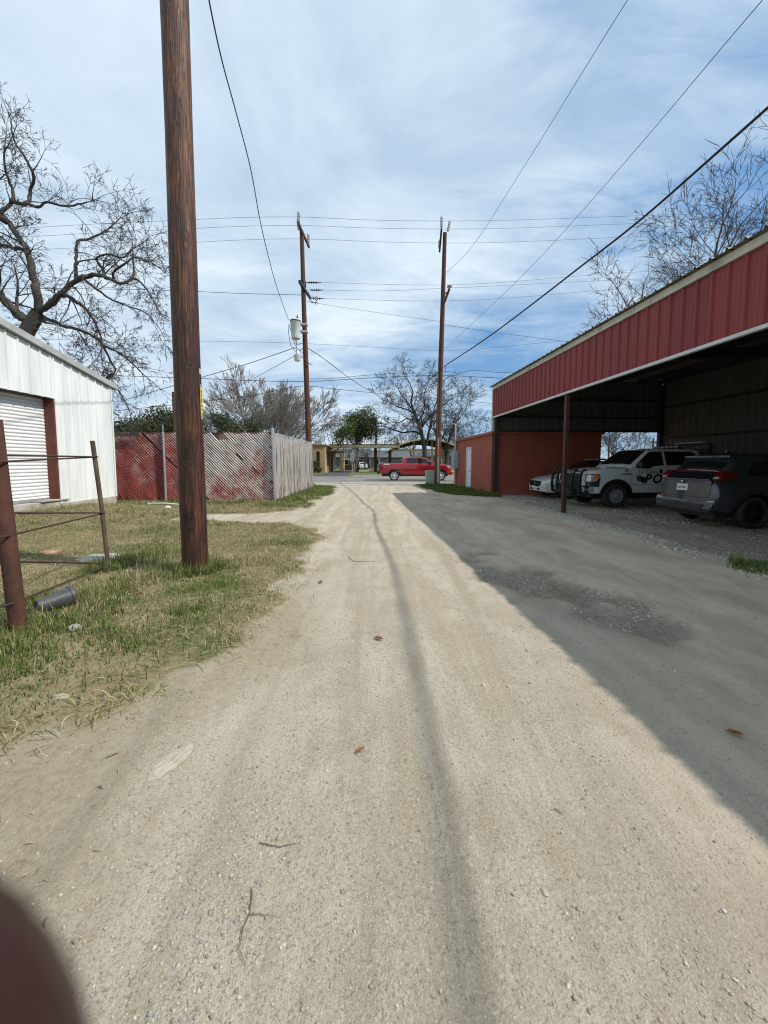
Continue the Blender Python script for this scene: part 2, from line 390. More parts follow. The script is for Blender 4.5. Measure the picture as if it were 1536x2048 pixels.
def mat_fascia():
    "red ribbed sheets: each sheet faded a little differently, rain streaks and rows of screws"
    m = M['fascia_red']; nt = nodes(m); tc = N(nt, 'ShaderNodeTexCoord'); ob = tc.outputs['Object']
    sx = N(nt, 'ShaderNodeSeparateXYZ'); nt.links.new(ob, sx.inputs[0])
    wn = N(nt, 'ShaderNodeTexWhiteNoise'); wn.noise_dimensions = '1D'; nt.links.new(math_(nt, 'FLOOR', math_(nt, 'DIVIDE', sx.outputs[1], .915)), wn.inputs['W'])
    col = ramp(nt, [(0, (.185, .020, .018)), (1, (.24, .026, .022))], wn.outputs['Value']).outputs[0]
    st = noise_(nt, mapping(nt, ob, (1, 5, .25)), 3.0, 7, .65)
    col = mixc(nt, ramp(nt, [(.50, g3(0)), (.72, g3(.55))], st).outputs[0], col, (.13, .022, .02))
    col = mixc(nt, ramp(nt, [(.28, g3(.4)), (.42, g3(0))], st).outputs[0], col, (.27, .05, .042))
    fy = math_(nt, 'ABSOLUTE', math_(nt, 'SUBTRACT', math_(nt, 'FRACT', math_(nt, 'DIVIDE', sx.outputs[1], .1525)), .5)); fz = math_(nt, 'ABSOLUTE', math_(nt, 'SUBTRACT', math_(nt, 'FRACT', math_(nt, 'DIVIDE', math_(nt, 'ADD', sx.outputs[2], .05), .62)), .5))
    sc = math_(nt, 'MULTIPLY', math_(nt, 'LESS_THAN', fy, .06), math_(nt, 'LESS_THAN', fz, .012))
    col = mixc(nt, math_(nt, 'MULTIPLY', sc, .7), col, (.10, .02, .018))
    finish(nt, col, .45, 0, noise_(nt, mapping(nt, ob, (1, 1.2, .5)), 1.6, 4), .25, .03, .4)
mat_fascia()

def mat_slat(name, redx):
    "white privacy slats with the red paint weathering off them in patches"
    m = bpy.data.materials.new(name); nt = nodes(m); tc = N(nt, 'ShaderNodeTexCoord'); ob = tc.outputs['Object']
    sx = N(nt, 'ShaderNodeSeparateXYZ'); nt.links.new(ob, sx.inputs[0])
    n1 = noise_(nt, ob, 1.25, 7, .62, .5); n2 = noise_(nt, ob, 9, 5, .6)
    if redx:
        g = math_(nt, 'MULTIPLY', math_(nt, 'ADD', sx.outputs[0], redx), -.22)         # more paint left towards the shed
        g = math_(nt, 'MAXIMUM', math_(nt, 'MINIMUM', g, .13), -.005)
        up = math_(nt, 'MULTIPLY', math_(nt, 'SUBTRACT', .9, sx.outputs[2]), .05)
        k = math_(nt, 'ADD', math_(nt, 'ADD', g, up), math_(nt, 'ADD', math_(nt, 'MULTIPLY', n1, .62), math_(nt, 'MULTIPLY', n2, .38)))
        f = ramp(nt, [(.46, g3(0)), (.52, g3(.55)), (.62, g3(1))], k).outputs[0]
        red = ramp(nt, [(.35, (.36, .052, .042)), (.6, (.50, .10, .078)), (.75, (.56, .22, .17))], noise_(nt, ob, 3, 6)).outputs[0]
        col = mixc(nt, f, ramp(nt, [(.3, (.66, .61, .56)), (.6, (.84, .80, .75))], n2).outputs[0], red)
    else:
        red = ramp(nt, [(.60, g3(0)), (.72, g3(1))], math_(nt, 'ADD', n1, math_(nt, 'MULTIPLY', math_(nt, 'SUBTRACT', .8, sx.outputs[2]), .14))).outputs[0]
        col = mixc(nt, red, ramp(nt, [(.3, (.30, .27, .245)), (.62, (.52, .48, .44))], noise_(nt, mapping(nt, ob, (1, 1, .2)), 9, 6)).outputs[0], (.36, .12, .10))
    finish(nt, col, .6, 0, n2, .15, .01); M[name] = m
mat_slat('slat_front', 3.1); mat_slat('slat_side', 0)
# ------------------------------------------------------------------ the ground sheet
_LY = [-6, 0, 2.1, 2.46, 3.1, 4.6, 6.7, 8.7, 9.3, 9.9, 10.7, 11.3, 12, 13, 18, 22, 24.6, 25.6]
_LX = [-3.2, -2.5, -2.05, -1.83, -1.40, -1.20, -1.15, -1.5, -2.6, -5.6, -5.6, -3.4, -2.9, -2.7, -2.35, -2.5, -3.0, -5]
def grass_left(x, y):
    e = np.interp(y, _LY, _LX) + (fbm(np.asarray(x) * 1.3, np.asarray(y) * 1.3, 3, 4) - .5) * 1.1
    return sm(.28, -.28, x - e) * sm(25.6, 24.6, y)
def grass_right(x, y):
    n = (fbm(np.asarray(x) * 1.1, np.asarray(y) * 1.1, 8, 4) - .5) * .9
    lo = np.interp(y, [16.0, 16.4, 17.4, 18.3, 20, 26, 26.4], [5.3, 4.9, 3.9, 3.3, 2.9, 2.5, 3.5])
    a = sm(-.2, .2, x - lo + n) * sm(5.25, 5.1, x + .0 * y) * sm(26.3, 25.9, y) * sm(16.2, 16.7, y)
    b = sm(1.0, .55, np.hypot((x - 5.4) / .55, (y - 5.25) / .5) + n * .5)
    return np.maximum(a, b)
def gravel_m(x, y):
    edge = 5.05 - .02 * (np.asarray(y) - 8) + (fbm(np.asarray(x) * .9, np.asarray(y) * .9, 5, 3) - .5) * .5
    return sm(-.12, .15, x - edge) * sm(19, 18.2, y)
def drip_m(x, y):
    edge = 5.12 - .03 * (np.asarray(y) - 8) + (fbm(np.asarray(x) * .9, np.asarray(y) * .9, 5, 3) - .5) * .5
    return sm(.5, .1, np.abs(x - edge)) * sm(18.5, 17.5, y)
def hole_m(x, y):
    u = (x - 2.05) * .94 + (y - 4.6) * .34; v = -(x - 2.05) * .34 + (y - 4.6) * .94
    return sm(1.15, .55, np.hypot(u / .52, v / 1.45) + (fbm(np.asarray(x) * 2.2, np.asarray(y) * 2.2, 12, 4) - .5) * 1.9)
def lot_m(x, y):
    e = 1.35 + (fbm(np.asarray(x) * .5, np.asarray(y) * .35, 21, 4) - .5) * 2.2
    return sm(-.6, .9, x - e) * sm(24, 21, y)
def soil_m(x, y):
    "bare clay with dead straw where the verge runs out, foreground"
    e = np.interp(y, [0, .8, 1.6, 2.2, 3, 4], [-.75, -.85, -1.0, -1.15, -.9, -.9])
    return sm(.35, -.35, x - e + (fbm(np.asarray(x) * 1.7, np.asarray(y) * 1.7, 31, 4) - .5) * .9) * sm(5, 3.5, y)
def H(x, y):
    x = np.asarray(x, float); y = np.asarray(y, float)
    h = .24 * sm(-5.2, -8.4, x) * sm(13.3, 11.0, y)
    near = sm(27, 22, y) * sm(-30, -14, x) * sm(26, 18, x)
    h = h + near * ((fbm(x * .45, y * .45, 41, 3) - .5) * .05 + (fbm(x * 2.6, y * 2.2, 43, 3) - .5) * .018 + (fbm(x * 9, y * 8, 47, 2) - .5) * .007)
    h = h - near * .022 * (np.exp(-((x + .75 + .1 * np.sin(y * .3)) / .22) ** 2) + np.exp(-((x - .85) / .25) ** 2))
    h = h + near * (.03 * grass_left(x, y) + .02 * grass_right(x, y) + .02 * drip_m(x, y) - .035 * hole_m(x, y))
    return h
def Hs(x, y): return float(H(np.array([x]), np.array([y]))[0])
def axis(parts):
    out = []
    for a, b, st in parts: out += list(np.arange(a, b - 1e-6, st))
    return np.array(out + [parts[-1][1]])
gx = axis([(-900, -200, 100), (-200, -60, 20), (-60, -16, 4), (-16, -6, .4), (-6, 6, .075), (6, 16, .4), (16, 60, 4), (60, 200, 20), (200, 900, 100)])
gy = axis([(-200, -40, 40), (-40, -4, 3), (-4, .2, .3), (.2, 7, .06), (7, 14, .12), (14, 28, .35), (28, 60, 4), (60, 200, 20), (200, 1600, 140)])
GX, GY = np.meshgrid(gx, gy); nx, ny = len(gx), len(gy)
GZ = H(GX, GY)
gv = np.stack([GX.ravel(), GY.ravel(), GZ.ravel()], 1)
ii = (np.arange(ny - 1)[:, None] * nx + np.arange(nx - 1)[None, :]).ravel()
ground = np_mesh('ground', gv, [np.stack([ii, ii + 1, ii + nx + 1, ii + nx], 1)], None, smooth=True)
tag(ground, kind='structure')
for nm, fn in (('grassm', lambda x, y: np.maximum(grass_left(x, y), grass_right(x, y))), ('gravm', gravel_m), ('holem', hole_m), ('lotm', lot_m), ('soilm', soil_m), ('dripm', drip_m),
               ('farm', lambda x, y: np.maximum(np.maximum(sm(40, 43, y), sm(-12, -16, x)), sm(15, 19, x)))):
    a = ground.data.attributes.new(nm, 'FLOAT', 'POINT'); a.data.foreach_set('value', np.clip(fn(GX, GY), 0, 1).astype(np.float32).ravel())
m = bpy.data.materials.new('earth'); nt = nodes(m); tc = N(nt, 'ShaderNodeTexCoord'); ob = tc.outputs['Object']
def at(nm): return N(nt, 'ShaderNodeAttribute', attribute_name=nm).outputs['Fac']
nb = noise_(nt, ob, .55, 6, .6); nm_ = noise_(nt, mapping(nt, ob, (1.5, .5, 1)), 3.2, 7, .62, .4); nf = noise_(nt, ob, 26, 6, .7); ng = noise_(nt, ob, 130, 4, .7)
cal = ramp(nt, [(.30, (.355, .318, .252)), (.5, (.485, .440, .352)), (.70, (.575, .53, .43))], math_(nt, 'ADD', math_(nt, 'MULTIPLY', nm_, .55), math_(nt, 'MULTIPLY', nf, .45))).outputs[0]
cal = mixc(nt, ramp(nt, [(.38, g3(.55)), (.62, g3(0))], nb).outputs[0], cal, (.36, .305, .222))
mot = noise_(nt, mapping(nt, ob, (1, .8, 1)), 2.6, 8, .66, .8)
cal = mixc(nt, ramp(nt, [(.47, g3(0)), (.62, g3(.85))], mot).outputs[0], cal, (.365, .318, .235))
cal = mixc(nt, ramp(nt, [(.34, g3(.5)), (.46, g3(0))], mot).outputs[0], cal, (.54, .475, .365))
# packed aggregate: tiny pale and dark stones set in the clay
vo = N(nt, 'ShaderNodeTexVoronoi'); vo.inputs['Scale'].default_value = 95; nt.links.new(ob, vo.inputs['Vector'])
vo2 = N(nt, 'ShaderNodeTexVoronoi'); vo2.inputs['Scale'].default_value = 38; nt.links.new(ob, vo2.inputs['Vector'])
ssv = N(nt, 'ShaderNodeSeparateColor'); nt.links.new(vo.outputs['Color'], ssv.inputs[0])
ss2 = N(nt, 'ShaderNodeSeparateColor'); nt.links.new(vo2.outputs['Color'], ss2.inputs[0])
pk = ramp(nt, [(.58, g3(0)), (.68, g3(1))], ssv.outputs[0]).outputs[0]
pk2 = ramp(nt, [(.74, g3(0)), (.80, g3(1))], ss2.outputs[0]).outputs[0]
dome = ramp(nt, [(.18, g3(1)), (.42, g3(0))], vo.outputs['Distance']).outputs[0]
dome2 = ramp(nt, [(.18, g3(1)), (.40, g3(0))], vo2.outputs['Distance']).outputs[0]
st1 = math_(nt, 'MULTIPLY', pk, dome); st2 = math_(nt, 'MULTIPLY', pk2, dome2)
stc = ramp(nt, [(0, (.21, .18, .13)), (.4, (.34, .305, .23)), (.7, (.44, .40, .32)), (1, (.62, .58, .50))], ssv.outputs[1]).outputs[0]
st2c = ramp(nt, [(0, (.18, .15, .11)), (.5, (.38, .34, .26)), (1, (.58, .54, .46))], ss2.outputs[1]).outputs[0]
trk = noise_(nt, mapping(nt, ob, (2.0, .16, 1)), 1.5, 7, .62, .8)
cal = mixc(nt, ramp(nt, [(.38, g3(.85)), (.52, g3(0))], trk).outputs[0], cal, (.36, .305, .22))
cal = mixc(nt, ramp(nt, [(.53, g3(0)), (.68, g3(.7))], trk).outputs[0], cal, (.55, .485, .37))
cal = mixc(nt, math_(nt, 'MULTIPLY', st1, .8), cal, stc); cal = mixc(nt, math_(nt, 'MULTIPLY', st2, .6), cal, st2c)
gr = noise_(nt, ob, 210, 5, .75)
cal = mixc(nt, ramp(nt, [(.36, g3(.75)), (.47, g3(0))], gr).outputs[0], cal, (.20, .17, .12))
cal = mixc(nt, ramp(nt, [(.55, g3(0)), (.68, g3(.7))], gr).outputs[0], cal, (.60, .555, .45))
cal = mixc(nt, ramp(nt, [(.55, g3(0)), (.70, g3(.5))], noise_(nt, ob, 1.3, 6, .65)).outputs[0], cal, (.45, .39, .305))
g2 = noise_(nt, ob, 78, 5, .7)
cal = mixc(nt, ramp(nt, [(.36, g3(.7)), (.46, g3(0))], g2).outputs[0], cal, (.23, .19, .14))
cal = mixc(nt, ramp(nt, [(.57, g3(0)), (.68, g3(.7))], g2).outputs[0], cal, (.60, .54, .43))
flk = ramp(nt, [(.67, g3(0)), (.72, g3(1))], noise_(nt, mapping(nt, ob, (1, .55, 1), (0, 0, R(20))), 55, 3, .5, 1.2)).outputs[0]
cal = mixc(nt, math_(nt, 'MULTIPLY', flk, .55), cal, (.13, .10, .07))
lot = ramp(nt, [(.30, (.38, .31, .235)), (.5, (.52, .425, .325)), (.68, (.60, .50, .39))], math_(nt, 'ADD', math_(nt, 'MULTIPLY', nm_, .6), math_(nt, 'MULTIPLY', nf, .4))).outputs[0]
lot = mixc(nt, math_(nt, 'MULTIPLY', st1, .5), lot, stc)
lot = mixc(nt, ramp(nt, [(.42, g3(0)), (.6, g3(.75))], noise_(nt, mapping(nt, ob, (1.2, .45, 1)), .9, 6, .65)).outputs[0], lot, (.33, .265, .195))
col = mixc(nt, at('lotm'), cal, lot)
soil = ramp(nt, [(.32, (.20, .155, .10)), (.5, (.33, .28, .19)), (.66, (.40, .35, .25))], math_(nt, 'ADD', math_(nt, 'MULTIPLY', nm_, .4), math_(nt, 'MULTIPLY', nf, .6))).outputs[0]
vc = N(nt, 'ShaderNodeTexVoronoi'); vc.feature = 'DISTANCE_TO_EDGE'; vc.inputs['Scale'].default_value = 7; nt.links.new(mapping(nt, ob, (1, 1.3, 1)), vc.inputs['Vector'])
crk = math_(nt, 'MULTIPLY', ramp(nt, [(.0, g3(1)), (.025, g3(0))], vc.outputs['Distance']).outputs[0], ramp(nt, [(.5, g3(0)), (.62, g3(1))], noise_(nt, ob, 2.2, 3)).outputs[0])
soil = mixc(nt, math_(nt, 'MULTIPLY', crk, .6), soil, (.11, .08, .05))
col = mixc(nt, math_(nt, 'MULTIPLY', at('soilm'), .8), col, soil)
gc = N(nt, 'ShaderNodeTexVoronoi'); gc.inputs['Scale'].default_value = 30; nt.links.new(ob, gc.inputs['Vector'])
gs_ = N(nt, 'ShaderNodeSeparateColor'); nt.links.new(gc.outputs['Color'], gs_.inputs[0])
grav = ramp(nt, [(0, (.14, .12, .09)), (.4, (.27, .25, .20)), (.75, (.40, .375, .32)), (1, (.56, .53, .46))], gs_.outputs[0]).outputs[0]
grav = mixc(nt, ramp(nt, [(.35, g3(.8)), (.62, g3(0))], noise_(nt, mapping(nt, ob, (1, .5, 1)), 1.1, 6, .65)).outputs[0], grav, (.19, .155, .105))
col = mixc(nt, math_(nt, 'MULTIPLY', at('gravm'), .9), col, grav)
col = mixc(nt, math_(nt, 'MULTIPLY', at('dripm'), .75), col, mixc(nt, .4, grav, (.50, .48, .41)))
hol = mixc(nt, .45, grav, (.10, .08, .058)); col = mixc(nt, math_(nt, 'MULTIPLY', at('holem'), .75), col, hol)
turf = ramp(nt, [(.30, (.13, .105, .055)), (.48, (.25, .205, .115)), (.66, (.37, .31, .195))], math_(nt, 'ADD', math_(nt, 'MULTIPLY', noise_(nt, ob, 2.2, 7, .65), .55), math_(nt, 'MULTIPLY', nf, .45))).outputs[0]
turf = mixc(nt, ramp(nt, [(.50, g3(0)), (.62, g3(.8))], noise_(nt, ob, .8, 6, .65)).outputs[0], turf, (.085, .115, .03))
gm = at('grassm')
gm = ramp(nt, [(.40, g3(0)), (.56, g3(1))], math_(nt, 'ADD', gm, math_(nt, 'MULTIPLY', math_(nt, 'SUBTRACT', nf, .5), .9))).outputs[0]
col = mixc(nt, gm, col, turf)
lawn = ramp(nt, [(.35, (.13, .12, .055)), (.55, (.12, .16, .05)), (.7, (.17, .20, .075))], noise_(nt, ob, .35, 7, .65)).outputs[0]
col = mixc(nt, at('farm'), col, lawn)
hh = math_(nt, 'ADD', math_(nt, 'ADD', math_(nt, 'MULTIPLY', st1, .22), math_(nt, 'MULTIPLY', st2, .12)), math_(nt, 'ADD', math_(nt, 'MULTIPLY', nf, .8), math_(nt, 'ADD', math_(nt, 'MULTIPLY', ng, .6), math_(nt, 'MULTIPLY', g2, 1.1))))
hh = math_(nt, 'SUBTRACT', hh, math_(nt, 'MULTIPLY', math_(nt, 'MULTIPLY', crk, at('soilm')), .5))
hh = math_(nt, 'ADD', hh, math_(nt, 'MULTIPLY', math_(nt, 'MULTIPLY', math_(nt, 'SUBTRACT', .5, gc.outputs['Distance']), at('gravm')), 2.0))
finish(nt, col, .95, 0, hh, .85, .012, .15); ground.data.materials.append(m)

# ------------------------------------------------------------------ street, far pavements
pm('asphalt', (.24, .225, .20), (.17, .16, .145), 1.3, .9, 0, (.12, 1.6, 1), .35, 60, grime=(.11, .105, .10), gs=.35, glo=.52, ghi=.7)
pm('street_edge', (.40, .36, .29), (.30, .27, .215), 1.0, .95, 0, (.3, 1.2, 1), .4, 40, grime=(.14, .12, .095), gs=.6, glo=.55, ghi=.7)
pm('dark_asphalt', (.075, .078, .085), (.055, .057, .06), 1.5, .9, grime=(.12, .12, .12), gs=.5)
pm('kerb_conc', (.52, .49, .42), (.42, .39, .33), 2, .9)
def sheet(name, mat, poly, z, t=.05):
    b = MB(); b.prism(poly, lambda u, v: (u, v, z - t), (0, 0, t)); o = b.build(name, mat); tag(o, kind='structure'); return o
sheet('street_shoulder', 'street_edge', [(-120, 25.4), (-30, 25.6), (-6, 25.2), (-2, 24.6), (.5, 25.3), (2.2, 25.0), (3, 26.3), (30, 26.5), (120, 26.5), (120, 30.2), (-120, 30.2)], .006)
sheet('street', 'asphalt', [(-120, 29.8), (120, 29.8), (120, 41.6), (-120, 41.6)], .012)
kb = MB()
for x0, x1 in ((-120, -8.7), (-2.9, 120)): kb.box((x0, 41.6, -.1), (x1, 41.95, .13))
tag(kb.build('kerb', 'kerb_conc'), kind='structure')
sheet('driveway', 'dark_asphalt', [(-8.6, 41.6), (-3.0, 41.6), (-4.2, 50), (-4.4, 84), (-7.6, 84), (-7.5, 50)], .02)
sheet('pavement', 'kerb_conc', [(-4.0, 63), (16, 63), (16, 68), (-4.0, 68)], .03)

# ------------------------------------------------------------------ grass, gravel, litter
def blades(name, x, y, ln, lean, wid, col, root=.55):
    n = len(x); az = nrg.uniform(0, 2 * np.pi, n); wz = az + np.pi / 2 + nrg.normal(0, .5, n)
    z = H(x, y) - .004
    dx, dy = np.cos(az), np.sin(az); wx, wy = np.cos(wz) * wid / 2, np.sin(wz) * wid / 2
    v = np.zeros((n, 5, 3))
    l1 = lean * .65; l2 = np.minimum(lean * 1.5, 1.75)
    hx = ln * .5 * np.sin(l1); hz = ln * .5 * np.cos(l1)
    tx = hx + ln * .5 * np.sin(l2); tz = np.maximum(hz + ln * .5 * np.cos(l2), .006)
    for k, (s, f, hgt, w) in enumerate(((1, 0, 0, 1), (-1, 0, 0, 1), (1, hx, hz, .8), (-1, hx, hz, .8), (0, tx, tz, 0))):
        v[:, k, 0] = x + dx * f + s * wx * w; v[:, k, 1] = y + dy * f + s * wy * w; v[:, k, 2] = z + hgt
    b = np.arange(n) * 5
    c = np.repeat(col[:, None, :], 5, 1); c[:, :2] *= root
    return np_mesh(name, v.reshape(-1, 3), [np.stack([b, b + 1, b + 3, b + 2], 1), np.stack([b + 2, b + 3, b + 4], 1)], 'blade', cols=c.reshape(-1, 3))
def scatter(n, x0, x1, y0, y1, dens):
    x = nrg.uniform(x0, x1, n); y = nrg.uniform(y0, y1, n); k = nrg.uniform(0, 1, n) < dens(x, y)
    return x[k], y[k]
GREENS = np.array([(.10, .155, .028), (.13, .19, .035), (.075, .12, .025), (.16, .20, .05)]); STRAW = np.array([(.46, .38, .22), (.36, .285, .16), (.54, .46, .30), (.28, .215, .12), (.36, .32, .16)])
def turf_blades(name, n, x0, x1, y0, y1, dens, green, h0, h1, wid, bright=1.0):
    x, y = scatter(n, x0, x1, y0, y1, dens)
    g = green(x, y) > nrg.uniform(0, 1, len(x))
    ln = np.where(g, nrg.uniform(h0, h1, len(x)), nrg.uniform(h0 * 1.1, h1 * 1.25, len(x)))
    tall = sm(.52, .72, fbm(x * 1.6, y * 1.6, 77, 3)); ln = ln * (.6 + .95 * tall)
    lean = np.where(g, nrg.uniform(.12, .85, len(x)), nrg.uniform(.8, 1.75, len(x)))
    c = np.where(g[:, None], GREENS[nrg.integers(0, len(GREENS), len(x))], STRAW[nrg.integers(0, len(STRAW), len(x))]) * nrg.uniform(.75, 1.2, (len(x), 1)) * bright
    wd = wid * nrg.uniform(.6, 1.25, len(x)) * np.where(g, 1.15, .8)
    return blades(name, x, y, ln, lean, wd, c)
def green_l(x, y):
    g = sm(.47, .60, fbm(x * .95, y * .95, 61, 4)) * .42
    for cx_, cy_, r_ in ((-2.75, 3.0, .75), (-3.3, 3.9, .8), (-3.6, 5.0, .5), (-2.45, 5.15, .55), (-2.1, 4.6, .6), (-2.0, 2.6, .45), (-1.75, 3.6, .3), (-4.0, 6.4, .8), (-2.35, 2.35, .4), (-2.95, 2.55, .7)):
        g = np.maximum(g, 1.0 * sm(1.25, .45, np.hypot(x - cx_, y - cy_) / r_ + (fbm(x * 4, y * 4, 63, 3) - .5) * .9))
    return np.clip(g * 1.1 + .12, 0, 1)
def dl(x, y): return grass_left(x, y) ** 1.3 * (.25 + .75 * sm(.33, .5, fbm(x * 1.5, y * 1.5, 71, 4)))
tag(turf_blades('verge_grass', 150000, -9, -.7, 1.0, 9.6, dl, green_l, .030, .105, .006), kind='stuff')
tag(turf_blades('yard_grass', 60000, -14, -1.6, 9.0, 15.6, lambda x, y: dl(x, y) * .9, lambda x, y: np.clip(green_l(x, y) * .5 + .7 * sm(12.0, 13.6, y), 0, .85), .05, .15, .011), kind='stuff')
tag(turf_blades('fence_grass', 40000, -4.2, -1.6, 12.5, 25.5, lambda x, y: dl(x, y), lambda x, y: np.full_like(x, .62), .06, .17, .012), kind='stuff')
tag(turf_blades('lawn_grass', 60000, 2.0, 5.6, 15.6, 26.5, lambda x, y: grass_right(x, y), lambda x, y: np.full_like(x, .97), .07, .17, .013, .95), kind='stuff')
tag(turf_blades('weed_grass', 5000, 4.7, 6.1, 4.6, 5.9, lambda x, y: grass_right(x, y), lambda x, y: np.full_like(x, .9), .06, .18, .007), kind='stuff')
# longer tufts round the pole, the gate posts and the edges of slabs and walls
tx, ty, tl = [], [], []
for cx_, cy_, r_, n_, l_ in ((-2.47, 5.22, .34, 700, .24), (-3.8, 5.4, .3, 420, .26), (-3.1, 3.3, .35, 500, .2), (-3.5, 5.9, .45, 500, .24), (-2.9, 4.9, .5, 420, .22), (-3.1, 2.65, .35, 450, .2), (-2.7, 2.75, .3, 350, .17), (-3.0, 4.1, .4, 350, .17), (-2.75, 3.55, .3, 300, .15)):
    a = nrg.uniform(0, 2 * np.pi, n_); q = r_ * np.sqrt(nrg.uniform(0, 1, n_)); tx.append(cx_ + q * np.cos(a)); ty.append(cy_ + q * np.sin(a)); tl.append(np.full(n_, l_))
for k in range(900):
    t = k / 900; tx.append(np.array([-8.45 + nrg.uniform(0, .25)])); ty.append(np.array([8 + 5.2 * t])); tl.append(np.array([.2]))
tx, ty, tl = np.concatenate(tx), np.concatenate(ty), np.concatenate(tl)
gk = nrg.uniform(0, 1, len(tx)) < np.where(ty > 7.9, .15, .72)
tc_ = np.where(gk[:, None], GREENS[nrg.integers(0, 4, len(tx))], STRAW[nrg.integers(0, 5, len(tx))]) * nrg.uniform(.75, 1.2, (len(tx), 1))
tag(blades('tall_grass', tx, ty, tl * nrg.uniform(.35, .95, len(tx)), nrg.uniform(.08, .8, len(tx)), np.full(len(tx), .0075), tc_), kind='stuff')

ICO = None
def ico():
    global ICO
    if ICO is None:
        b = bmesh.new(); bmesh.ops.create_icosphere(b, subdivisions=1, radius=1); b.verts.ensure_lookup_table()
        ICO = (np.array([v.co[:] for v in b.verts]), np.array([[v.index for v in f.verts] for f in b.faces])); b.free()
    return ICO
def stones(name, x, y, r, cols, sink=.35, flat=(.45, .8)):
    V, F = ico(); n = len(x); k = len(V)
    d = V[None] * (1 + nrg.normal(0, .25, (n, k, 1)).clip(-.5, .5))
    s = np.stack([nrg.uniform(.75, 1.3, n), nrg.uniform(.7, 1.1, n), nrg.uniform(*flat, n)], 1) * r[:, None]
    d = d * s[:, None, :]; a = nrg.uniform(0, 2 * np.pi, n)[:, None]; ca, sa = np.cos(a), np.sin(a)
    px = d[..., 0] * ca - d[..., 1] * sa; py_ = d[..., 0] * sa + d[..., 1] * ca
    z = H(x, y)[:, None] + d[..., 2] + (s[:, 2] * (1 - 2 * sink))[:, None] * .6
    v = np.stack([px + x[:, None], py_ + y[:, None], z], -1)
    f = (F[None] + (np.arange(n) * k)[:, None, None]).reshape(-1, 3)
    return np_mesh(name, v.reshape(-1, 3), [f], 'stonemat', cols=np.repeat(cols, k, 0))
def scol(n, lo=.22, hi=.56):
    t = nrg.uniform(0, 1, (n, 1)) ** 1.1; w = nrg.normal(.012, .02, (n, 1))
    return np.concatenate([lo + (hi - lo) * t + w, (lo + (hi - lo) * t) * .92, (lo + (hi - lo) * t) * .77 - w], 1).clip(.05, .8)
bandf = lambda x, y: np.clip(.12 + .25 * sm(.5, .68, fbm(x * 2.1, y * 2.1, 93, 4)) + .6 * np.exp(-((x + .42 + .12 * np.sin(y * 1.4)) / .17) ** 2) * sm(5, 2.5, y) + .7 * np.exp(-((x + .95 + .5 * (y - 1.6)) / .2) ** 2) * sm(3, 2, y) + .25 * sm(.45, .65, fbm(x * 1.2, y * 1.2, 91, 4)), 0, 1) * (1 - .8 * grass_left(x, y))
def rad(n, a, b, p=2.2): return a + (b - a) * nrg.uniform(0, 1, n) ** p
x, y = scatter(190000, -3.2, 3.6, .7, 5.5, lambda x, y: bandf(x, y) * np.clip(1.6 / y, .12, 1)); fine = stones('road_gravel', x, y, rad(len(x), .0012, .0072, 3.6), scol(len(x), .24, .50)); tag(fine, kind='stuff')
x, y = scatter(26000, .2, 4.6, 2.4, 7.4, lambda x, y: .75 * hole_m(x, y) * sm(.42, .62, fbm(x * 3.1, y * 3.1, 97, 4)) + .012); tag(stones('pothole_gravel', x, y, rad(len(x), .003, .020, 3.0), scol(len(x), .28, .52), .5), kind='stuff')
x, y = scatter(52000, 4.3, 13, 4.5, 18, lambda x, y: np.clip(gravel_m(x, y) * .35 * sm(.35, .6, fbm(x * .8, y * .8, 95, 4)) + drip_m(x, y) * .8, 0, 1)); tag(stones('lot_gravel', x, y, rad(len(x), .007, .024), scol(len(x), .24, .62), .4), kind='stuff')
# bark flecks, straw bits and leaf crumbs strewn over the lane
def litter(name, n, x0, x1, y0, y1, dens, l0, l1, cols):
    x, y = scatter(n, x0, x1, y0, y1, dens); n = len(x); a = nrg.uniform(0, np.pi, n); ln = rad(n, l0, l1, 2); w = ln * nrg.uniform(.05, .2, n); z = H(x, y) + .003
    cx_, sx_ = np.cos(a), np.sin(a); bend = nrg.normal(0, .2, n) * ln
    P0 = np.stack([x - cx_ * ln / 2, y - sx_ * ln / 2, z], 1); P1 = np.stack([x + cx_ * ln / 2, y + sx_ * ln / 2, z + .001], 1)
    Mx = np.stack([x - sx_ * bend, y + cx_ * bend, z + .003 + ln * .08], 1); off = np.stack([-sx_ * w / 2, cx_ * w / 2, np.zeros(n)], 1)
    v = np.stack([P0, Mx - off, Mx + off, P1], 1); b = np.arange(n) * 4
    c = cols[nrg.integers(0, len(cols), n)] * nrg.uniform(.7, 1.2, (n, 1))
    return tag(np_mesh(name, v.reshape(-1, 3), [np.stack([b, b + 1, b + 2], 1), np.stack([b + 1, b + 3, b + 2], 1)], 'blade', cols=np.repeat(c, 4, 0)), kind='stuff')
litter('leaf_litter', 20000, -4, 5, .7, 12, lambda x, y: np.clip(.3 + .7 * sm(.4, .65, fbm(x * .7, y * .7, 99, 4)), 0, 1) * np.clip(3 / y, .2, 1), .004, .020, np.array([(.09, .062, .04), (.13, .09, .055), (.06, .045, .035), (.17, .12, .07)]))
litter('straw_litter', 7000, -4.5, .2, .8, 8, lambda x, y: np.clip(soil_m(x, y) * .8 + .6 * sm(.05, .4, grass_left(x, y)), 0, 1), .012, .055, np.array([(.42, .34, .2), (.3, .23, .13), (.15, .11, .07), (.36, .3, .16)]))

